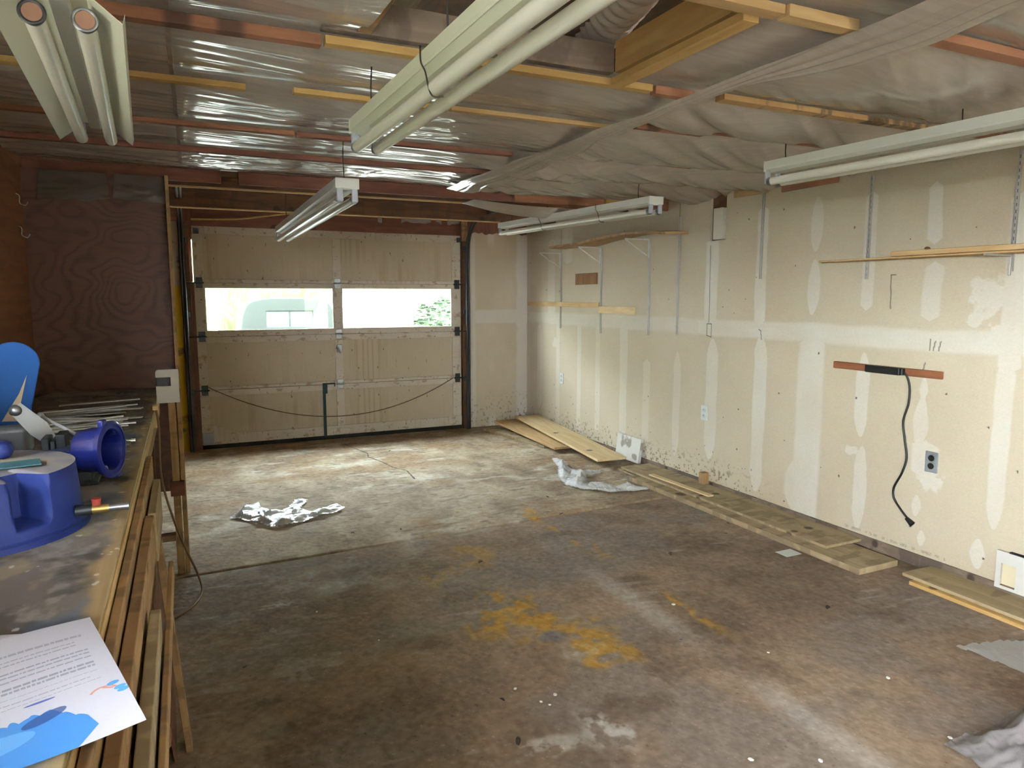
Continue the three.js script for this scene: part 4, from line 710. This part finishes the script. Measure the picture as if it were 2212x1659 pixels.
// bench vise
{
  const vb = phy({ map: blueTex, color: 0xb4c0ff, roughness: 0.38, metalness: 0.2, clearcoat: 0.4 });
  const g = thing('bench_vise', 'blue bench vise with an open round flange and chrome handles', 'vise', [-0.27, BY, -2.38]);
  const q = new THREE.Group(); q.name = 'swivel_flange'; q.position.set(0.015, 0.1, 0.01); q.rotation.set(-0.05, 1.2, 0.06); g.add(q);
  const pts = [[0.0, -0.045], [0.058, -0.045], [0.066, -0.01], [0.066, 0.026], [0.083, 0.03], [0.085, 0.044], [0.075, 0.048], [0.074, 0.043], [0.062, 0.043], [0.06, 0.036], [0.056, 0.0], [0.05, -0.03], [0.0, -0.034]].map(([a, b]) => new THREE.Vector2(a, b));
  const lg = toCreasedNormals(new THREE.LatheGeometry(pts, 64), 0.45); lg.rotateX(Math.PI / 2); mesh('cup', lg, vb, q);
  for (const a of [0.9, 2.5, 4.2]) mesh('lug', merge([cyl(0.014, 0.014, 0.012, 16).rotateX(Math.PI / 2), cyl(0.006, 0.006, 0.014, 6).rotateX(Math.PI / 2)]).translate(Math.cos(a) * 0.064, Math.sin(a) * 0.064, 0.03), a > 4 ? M.steel : vb, q);
  for (const a of [1.9, 5.1]) mesh('rim_lug', at(box(0.03, 0.022, 0.016, 'x', 0.005), Math.cos(a) * 0.088, Math.sin(a) * 0.088, 0.036), vb, q);
  mesh('body', merge([at(box(0.15, 0.05, 0.07, 'x', 0.006), -0.1, 0.055, -0.07).rotateZ(0.1)]), vb, g);
  for (const [y, r] of [[0.045, 0.22], [0.07, 0.2], [0.095, 0.16]]) mesh('rib', at(box(0.15, 0.01, 0.1, 'x', 0.002).rotateZ(r), -0.09, y, -0.03), vb, g);
  mesh('jaw', merge([at(box(0.026, 0.05, 0.08, 'y', 0.003), -0.085, 0.115, -0.1), at(box(0.02, 0.045, 0.08, 'y', 0.003), -0.125, 0.108, -0.1), at(box(0.012, 0.035, 0.09, 'y', 0.002), -0.105, 0.105, -0.1)]), M.darkSteel, g);
  mesh('foot', merge([at(box(0.1, 0.04, 0.09, 'x', 0.008), -0.05, 0.02, -0.02), at(box(0.15, 0.012, 0.12, 'x', 0.004), -0.06, 0.006, -0.02)]), M.darkSteel, g);
  const rod = (A, B, r) => { const a = new THREE.Vector3(...A), d = new THREE.Vector3(...B).sub(a), c = cyl(r, r, d.length(), 12).translate(0, d.length() / 2, 0); c.applyQuaternion(new THREE.Quaternion().setFromUnitVectors(new THREE.Vector3(0, 1, 0), d.clone().normalize())); return c.translate(...A); };
  mesh('handle_bar', merge([rod([-0.16, 0.175, -0.24], [-0.02, 0.108, -0.11], 0.0065), new THREE.SphereGeometry(0.011, 14, 10).translate(-0.16, 0.175, -0.24)]), std({ color: 0xb9bcc0, metalness: 0.6, roughness: 0.35 }), g);
  mesh('screw', merge([rod([0.03, 0.11, -0.07], [0.108, 0.104, -0.07], 0.0055), cyl(0.011, 0.011, 0.012, 6).rotateZ(Math.PI / 2).translate(0.106, 0.104, -0.07), rod([0.045, 0.08, -0.07], [0.045, 0.125, -0.07], 0.003)]), M.chrome, g);
}
{ // blue paddle on its bracket, far left
  const g = thing('blue_guard_plate', 'upright blue rounded guard plate with tan streak on a grey bracket', 'tool', [-0.53, BY, -2.7]);
  const s = new THREE.Shape(); s.moveTo(-0.05, 0.14); s.lineTo(-0.068, 0.33); s.absarc(0.0, 0.335, 0.068, Math.PI, 0, true); s.lineTo(0.04, 0.14); s.lineTo(-0.05, 0.14);
  const eg = new THREE.ExtrudeGeometry(s, { depth: 0.012, bevelEnabled: true, bevelSize: 0.003, bevelThickness: 0.003, bevelSegments: 2, curveSegments: 24 });
  const pl = mesh('plate', eg, phy({ color: 0x0e3868, roughness: 0.7, specularIntensity: 0.4 }), g); pl.rotation.set(-0.1, 0.25, -0.06);
  const ss2 = new THREE.Shape(); ss2.moveTo(-0.03, 0.15); ss2.lineTo(0.01, 0.15); ss2.lineTo(0.035, 0.3); ss2.lineTo(0.015, 0.24);
  mesh('streak', at(new THREE.ExtrudeGeometry(ss2, { depth: 0.001, bevelEnabled: false }), 0, 0, 0.0155), std({ color: 0x8a7560, roughness: 0.6 }), pl);
  mesh('base', merge([at(box(0.16, 0.1, 0.1, 'x', 0.02), -0.02, 0.09, 0), at(box(0.2, 0.04, 0.12, 'x', 0.01), -0.02, 0.02, 0)]), std({ color: 0x6f7276, roughness: 0.5, metalness: 0.5 }), g);
  const am = new THREE.Shape(); am.moveTo(-0.02, 0.02); am.lineTo(0.02, 0.02); am.lineTo(0.03, -0.07); am.lineTo(0.012, -0.15); am.lineTo(-0.012, -0.15); am.lineTo(-0.026, -0.07); const ho = new THREE.Path(); ho.absarc(0.004, -0.07, 0.011, 0, 6.2832, false); am.holes.push(ho);
  const arm = mesh('arm', new THREE.ExtrudeGeometry(am, { depth: 0.006, bevelEnabled: false }), M.steel, g); arm.position.set(0.06, 0.2, 0.15); arm.rotation.set(-0.15, 0.2, 0.68);
  mesh('pivot_knob', new THREE.SphereGeometry(0.018, 16, 12).translate(0.05, 0.205, 0.15), M.steel, g);
}
{ // strips
  const sm = [std({ color: 0xdfe0e0, roughness: 0.4 }), std({ color: 0xc2c4c6, roughness: 0.4 }), std({ color: 0xe8e8e6, roughness: 0.5 })];
  for (let i = 0; i < 24; i++) {
    const L = rr(0.26, 0.46), m = mesh('trim_strip', new THREE.BoxGeometry(L, 0.004, rr(0.016, 0.034)), sm[i % 3]);
    m.position.set(rr(-0.46, -0.38), BY + 0.006 + 0.0022 * i, rr(-3.8, -3.15)); m.rotation.set(0, rr(-0.35, 0.35), rr(-0.03, 0.05)); tag(m, 'thin pale strip in the loose pile on the workbench', 'strip', 'thin strips piled on the workbench');
  }
  const scr = merge([cyl(0.003, 0.003, 0.04, 8).translate(0, 0.02, 0), cyl(0.006, 0.006, 0.004, 10).translate(0, 0.042, 0)]);
  for (const [x, z] of [[-0.5, -2.5], [-0.46, -2.55], [-0.56, -2.45]]) { const m = mesh('screw', scr, M.chrome); m.position.set(x, BY, z); tag(m, 'bright screw standing on the workbench by the blue vise', 'screw', 'screws standing on the workbench'); }
  const ps = mesh('paper_sheet', gridMesh(10, 8, (u, v) => [-0.72 + 0.3 * u, BY + 0.002 + 0.006 * fbm(u * 3, v * 3, 2), -4.66 + 0.16 * v + 0.02 * u]), std({ color: 0xa39d94, roughness: 0.9, side: THREE.DoubleSide })); tag(ps, 'dusty sheet of paper at the plywood end of the workbench', 'paper');
}
// leaflets
function print(draw) { const c = document.createElement('canvas'); c.width = 768; c.height = 1024; const k = c.getContext('2d'); draw(k); const t = new THREE.CanvasTexture(c); t.colorSpace = THREE.SRGBColorSpace; return t; }
const sheetPrint = print((k) => {
  k.fillStyle = '#bdbdc8'; k.fillRect(0, 0, 768, 1024);
  for (const [y, x0, x1, h, al] of [[170, 60, 560, 20, .28], [230, 90, 690, 9, .3], [262, 90, 660, 9, .35], [330, 60, 640, 11, .4], [362, 60, 420, 11, .35], [400, 60, 600, 10, .35], [455, 60, 640, 16, .4], [485, 60, 640, 16, .35], [540, 60, 690, 3, .4], [580, 90, 600, 7, .3], [612, 60, 560, 3, .45]]) {
    k.fillStyle = `rgba(70,72,90,${al})`;
    for (let x = x0; x < x1;) { const w = 6 + 26 * hash(x, y); k.fillRect(x, y + 3 * hash(x, 3), w, h); x += w + 4; }
  }
  k.fillStyle = '#4b5aa8'; k.beginPath(); k.ellipse(250, 640, 46, 7, 0, 0, 7); k.fill();
  k.strokeStyle = 'rgba(190,110,80,0.7)'; k.lineWidth = 9; k.beginPath(); k.moveTo(110, 720); k.bezierCurveTo(90, 680, 40, 690, 30, 730); k.stroke(); k.beginPath(); k.moveTo(70, 700); k.lineTo(40, 725); k.stroke();
  k.fillStyle = '#3f7fc4'; k.beginPath(); k.moveTo(768, 700); for (let x = 768; x >= 150; x -= 30) k.quadraticCurveTo(x - 10, 690 + 40 * hash(x, 1) + (x < 260 ? (260 - x) * 1.1 : 0), x - 30, 715 + 30 * hash(x, 2) + (x < 260 ? (260 - x) * 1.3 : 0)); k.lineTo(120, 930); k.lineTo(190, 1024); k.lineTo(768, 1024); k.fill();
  k.fillStyle = 'rgba(24,52,110,0.65)'; k.beginPath(); k.ellipse(250, 760, 70, 30, 0.4, 0, 7); k.fill(); k.fillStyle = 'rgba(120,175,225,0.5)'; k.beginPath(); k.ellipse(430, 860, 150, 60, 0.2, 0, 7); k.fill(); k.beginPath(); k.ellipse(640, 920, 120, 50, 0, 0, 7); k.fill();
  k.fillStyle = '#4f97d6'; for (const [x, y] of [[36, 690], [22, 735], [16, 760]]) { k.beginPath(); k.ellipse(x, y, 20, 14, 0.3, 0, 7); k.fill(); }
});
const sheetPrint2 = print((k) => {
  k.fillStyle = '#b8b7c2'; k.fillRect(0, 0, 768, 1024); k.fillStyle = 'rgba(150,110,90,0.35)'; k.beginPath(); k.ellipse(380, 360, 180, 70, 0, 0, 7); k.fill();
  for (const y of [150, 190, 230, 470, 510, 560, 610, 680]) { k.fillStyle = 'rgba(70,72,90,0.35)'; for (let x = 70; x < 660;) { const w = 8 + 26 * hash(x, y); k.fillRect(x, y, w, 9); x += w + 5; } }
});
function leaflet(label, A, B, depth, y, map, curl) { // A top outer corner, B bottom outer corner; spreads to the left of A-B
  const e = new THREE.Vector2(B[0] - A[0], B[1] - A[1]), n = new THREE.Vector2(-e.y, e.x).normalize();
  const g = gridMesh(24, 24, (u, v) => { const x = A[0] + e.x * v + n.x * depth * u, z = A[1] + e.y * v + n.y * depth * u; return [x, y + curl * (v * v * 0.6 + 0.5 * (1 - u) * (1 - u)) + 0.003 * Math.sin(u * 5 + v * 3), z, 1 - (1 - u), 1 - v]; });
  // print lines run from the left edge to the outer edge
  const uv = g.attributes.uv; for (let i = 0; i < uv.count; i++) uv.setX(i, uv.getX(i));
  tag(mesh('leaflet', g, std({ map, roughness: 0.6, side: THREE.DoubleSide })), label, 'leaflet');
}
leaflet('printed white leaflet with a blue picture hanging over the bench edge', [-0.171, -1.324], [-0.07, -0.949], 0.3, BY + 0.009, sheetPrint, 0.008);
leaflet('white leaflet tucked beneath the one with the blue picture', [-0.2, -1.29], [-0.31, -0.98], 0.24, BY + 0.005, sheetPrint2, 0.0);

// ---------- outside ----------
{
  const l = structure('side_yard', 'pale gravel yard outside the bench windows'); mesh('gravel', span(-40, LX - 0.14, -0.25, -0.15, -40, 30, 'z', 0), std({ color: 0xd9d6ce, roughness: 1 }), l);
  const d = structure('driveway', 'pale driveway outside the overhead door'); mesh('driveway', span(LX - 0.13, 7, -0.3, -0.2, -30, DZ - 0.16, 'z', 0), std({ color: 0xd9d6ce, roughness: 1 }), d);
  const yd = structure('gravel_yard', 'pale gravel yard outside the back doorway'); mesh('gravel', span(LX - 0.13, 7, -0.25, -0.02, 2.81, 30, 'z', 0), std({ color: 0xd9d6ce, roughness: 1 }), yd);
  const o = structure('lawn', 'lawn beyond the driveway'); mesh('lawn', span(7.01, 40, -0.25, -0.13, -40, 30, 'z', 0), std({ color: 0x8a9a6c, roughness: 1 }), o);
  const t = thing('pickup_truck', 'dark green pickup truck parked outside the garage door windows', 'truck', [1.72, -0.2, -13.2]);
  const body = std({ color: 0x151c17, roughness: 0.85 });
  const sh = new THREE.Shape(); sh.moveTo(-0.82, 0.75); sh.lineTo(0.82, 0.75); sh.lineTo(0.82, 1.05); sh.quadraticCurveTo(0.8, 1.45, 0.68, 1.56); sh.quadraticCurveTo(0.6, 1.63, 0.3, 1.65); sh.lineTo(-0.3, 1.65); sh.quadraticCurveTo(-0.6, 1.63, -0.68, 1.56); sh.quadraticCurveTo(-0.8, 1.45, -0.82, 1.05);
  const wn = new THREE.Path(); wn.moveTo(-0.42, 1.14); wn.lineTo(0.42, 1.14); wn.lineTo(0.42, 1.45); wn.lineTo(-0.42, 1.45); sh.holes.push(wn);
  mesh('cab', at(new THREE.ExtrudeGeometry(sh, { depth: 1.3, bevelEnabled: true, bevelSize: 0.02, bevelThickness: 0.02, bevelSegments: 2 }), 0, 0, -1.3), body, t);
  mesh('rear_window', span(-0.42, 0.42, 1.14, 1.45, -0.03, -0.02, 'x', 0), phy({ color: 0x4d5f63, roughness: 0.25 }), t);
  mesh('window_divider', span(-0.012, 0.012, 1.14, 1.45, -0.02, 0.0, 'y', 0), body, t);
  mesh('bed', merge([span(-0.85, -0.8, 0.5, 1.0, 0.03, 2.0, 'z'), span(0.8, 0.85, 0.5, 1.0, 0.03, 2.0, 'z'), span(-0.85, 0.85, 0.5, 0.56, 0.03, 2.0, 'z')]), body, t);
  mesh('tailgate', span(-0.8, 0.8, 0.52, 0.98, 1.98, 2.03), body, t);
  mesh('hood', span(-0.8, 0.8, 0.5, 1.05, -2.6, -1.32, 'z', 0.08), body, t);
  mesh('bumper', span(-0.85, 0.85, 0.38, 0.5, 2.03, 2.12, 'x', 0.02), M.steel, t);
  for (const x of [-0.72, 0.72]) for (const z of [1.1, -1.9]) mesh('wheel', cyl(0.34, 0.34, 0.2, 24).rotateZ(Math.PI / 2).translate(x, 0.34, z), M.rubber, t);
  const leaf = new THREE.PlaneGeometry(0.09, 0.05), lm = std({ color: 0x22331c, roughness: 0.8, side: THREE.DoubleSide });
  const bush = (label, x, z, r, h, n) => {
    const g = thing('bush', label, 'bush', [x, -0.13, z]); const parts = [];
    for (let i = 0; i < n; i++) { const a = rnd() * 6.283, b = Math.acos(2 * rnd() - 1), q = 0.5 + 0.5 * Math.cbrt(rnd()), c = leaf.clone(); c.rotateX(rnd() * 3); c.rotateY(rnd() * 6); c.translate(Math.sin(b) * Math.cos(a) * r * q, h * 0.55 + Math.cos(b) * h * 0.45 * q, Math.sin(b) * Math.sin(a) * r * q); parts.push(c); }
    const f = mesh('foliage', merge(parts), lm, g); f.userData.kind = 'stuff'; mesh('stem', cyl(0.03, 0.05, h * 0.5, 8).translate(0, h * 0.25, 0), W.brown, g);
  };
  bush('leafy green bush beyond the right garage door window', 4.9, -14.0, 0.7, 1.6, 1500); bush('small leafy bush at the edge of the right garage door window', 6.35, -14.2, 0.5, 1.4, 900);
  // woods and hedge that close the horizon
  const leafy = (a, b) => std({ map: dtex(128, 128, (u, v) => mix3(a, b, ss(0.3, 0.7, fbm(u * 14, v * 14, 4)))), roughness: 1 });
  const crown = (r, h, sd) => { const g = mergeVertices(new THREE.IcosahedronGeometry(1, 12).deleteAttribute('normal').deleteAttribute('uv')), p = g.attributes.position, uv = []; for (let i = 0; i < p.count; i++) { const x = p.getX(i), y = p.getY(i), z = p.getZ(i), q = 0.82 + 0.4 * fbm(x * 3 + sd, y * 3 + z * 4, 4); p.setXYZ(i, x * r * q, y * h * q, z * r * q); uv.push(Math.atan2(z, x) * 2, y * 3); } g.setAttribute('uv', new THREE.Float32BufferAttribute(uv, 2)); g.computeVertexNormals(); return g; };
  const crowns = [crown(3.2, 5.2, 1), crown(3.0, 4.8, 9)], cm = leafy([92, 108, 70], [128, 144, 98]);
  const tree = (label, x, z, k, i) => { const g = thing('tree', label, 'tree', [x, -0.2, z], z < 0 ? 'trees closing the view across the drive' : 'trees in the back yard'); mesh('crown', crowns[i % 2], cm, g).position.y = 4.4; mesh('trunk', cyl(0.2, 0.28, 2, 10).translate(0, 1, 0), W.brown, g); g.scale.setScalar(k); g.rotation.y = i; };
  for (let i = 0; i < 11; i++) tree('full green tree standing beyond the parked pickup truck', -20 + i * 4.6, -24 - 6.5 * (i % 2), 0.95 + 0.12 * (i % 2), i);
  for (let i = 0; i < 4; i++) tree('full green tree in the yard behind the back doorway', 2.2 + i * 5.2, 11 + 3 * (i % 2), 0.75, i);
  const hm = leafy([140, 160, 92], [176, 190, 124]);
  for (let i = 0; i < 7; i++) { const g = thing('hedge_shrub', 'pale green shrub in the hedge outside the shaded window', 'shrub', [i < 4 ? -5.2 : -7.8, -0.2, i < 4 ? -8.2 + i * 2.75 : -6.8 + (i - 4) * 2.75], 'shrubs of the side hedge'); const m = mesh('crown', crowns[i % 2], hm, g); m.scale.set(0.36, 0.3, 0.38); m.position.y = 1.45; mesh('stem', cyl(0.06, 0.08, 0.5, 8).translate(0, 0.25, 0), W.brown, g); }
  const lt = thing('lean_to', 'open lean-to roof along the side wall outside', 'lean-to', [-2.2, -0.15, -2.3]);
  mesh('roof_sheet', at(box(2.6, 0.04, 3.4, 'z', 0), 0, 2.28, 0).rotateZ(0.03), W.brown, lt);
  for (const z of [-1.6, 0, 1.6]) mesh('post', span(-1.2, -1.1, 0, 2.2, z - 0.05, z + 0.05, 'y'), W.grey, lt);
  const f = thing('garden_frame', 'thin wooden garden frame beyond the garage door window', 'frame', [4.1, -0.13, -13.6]);
  mesh('post', span(-0.03, 0.03, 0, 1.62, -0.03, 0.03, 'y'), W.grey, f); mesh('post', span(-0.97, -0.91, 0, 1.6, -0.03, 0.03, 'y'), W.grey, f); mesh('crossbar', span(-1.0, 0.4, 1.57, 1.63, -0.02, 0.02), W.grey, f);
}

renderer.render(scene, camera);
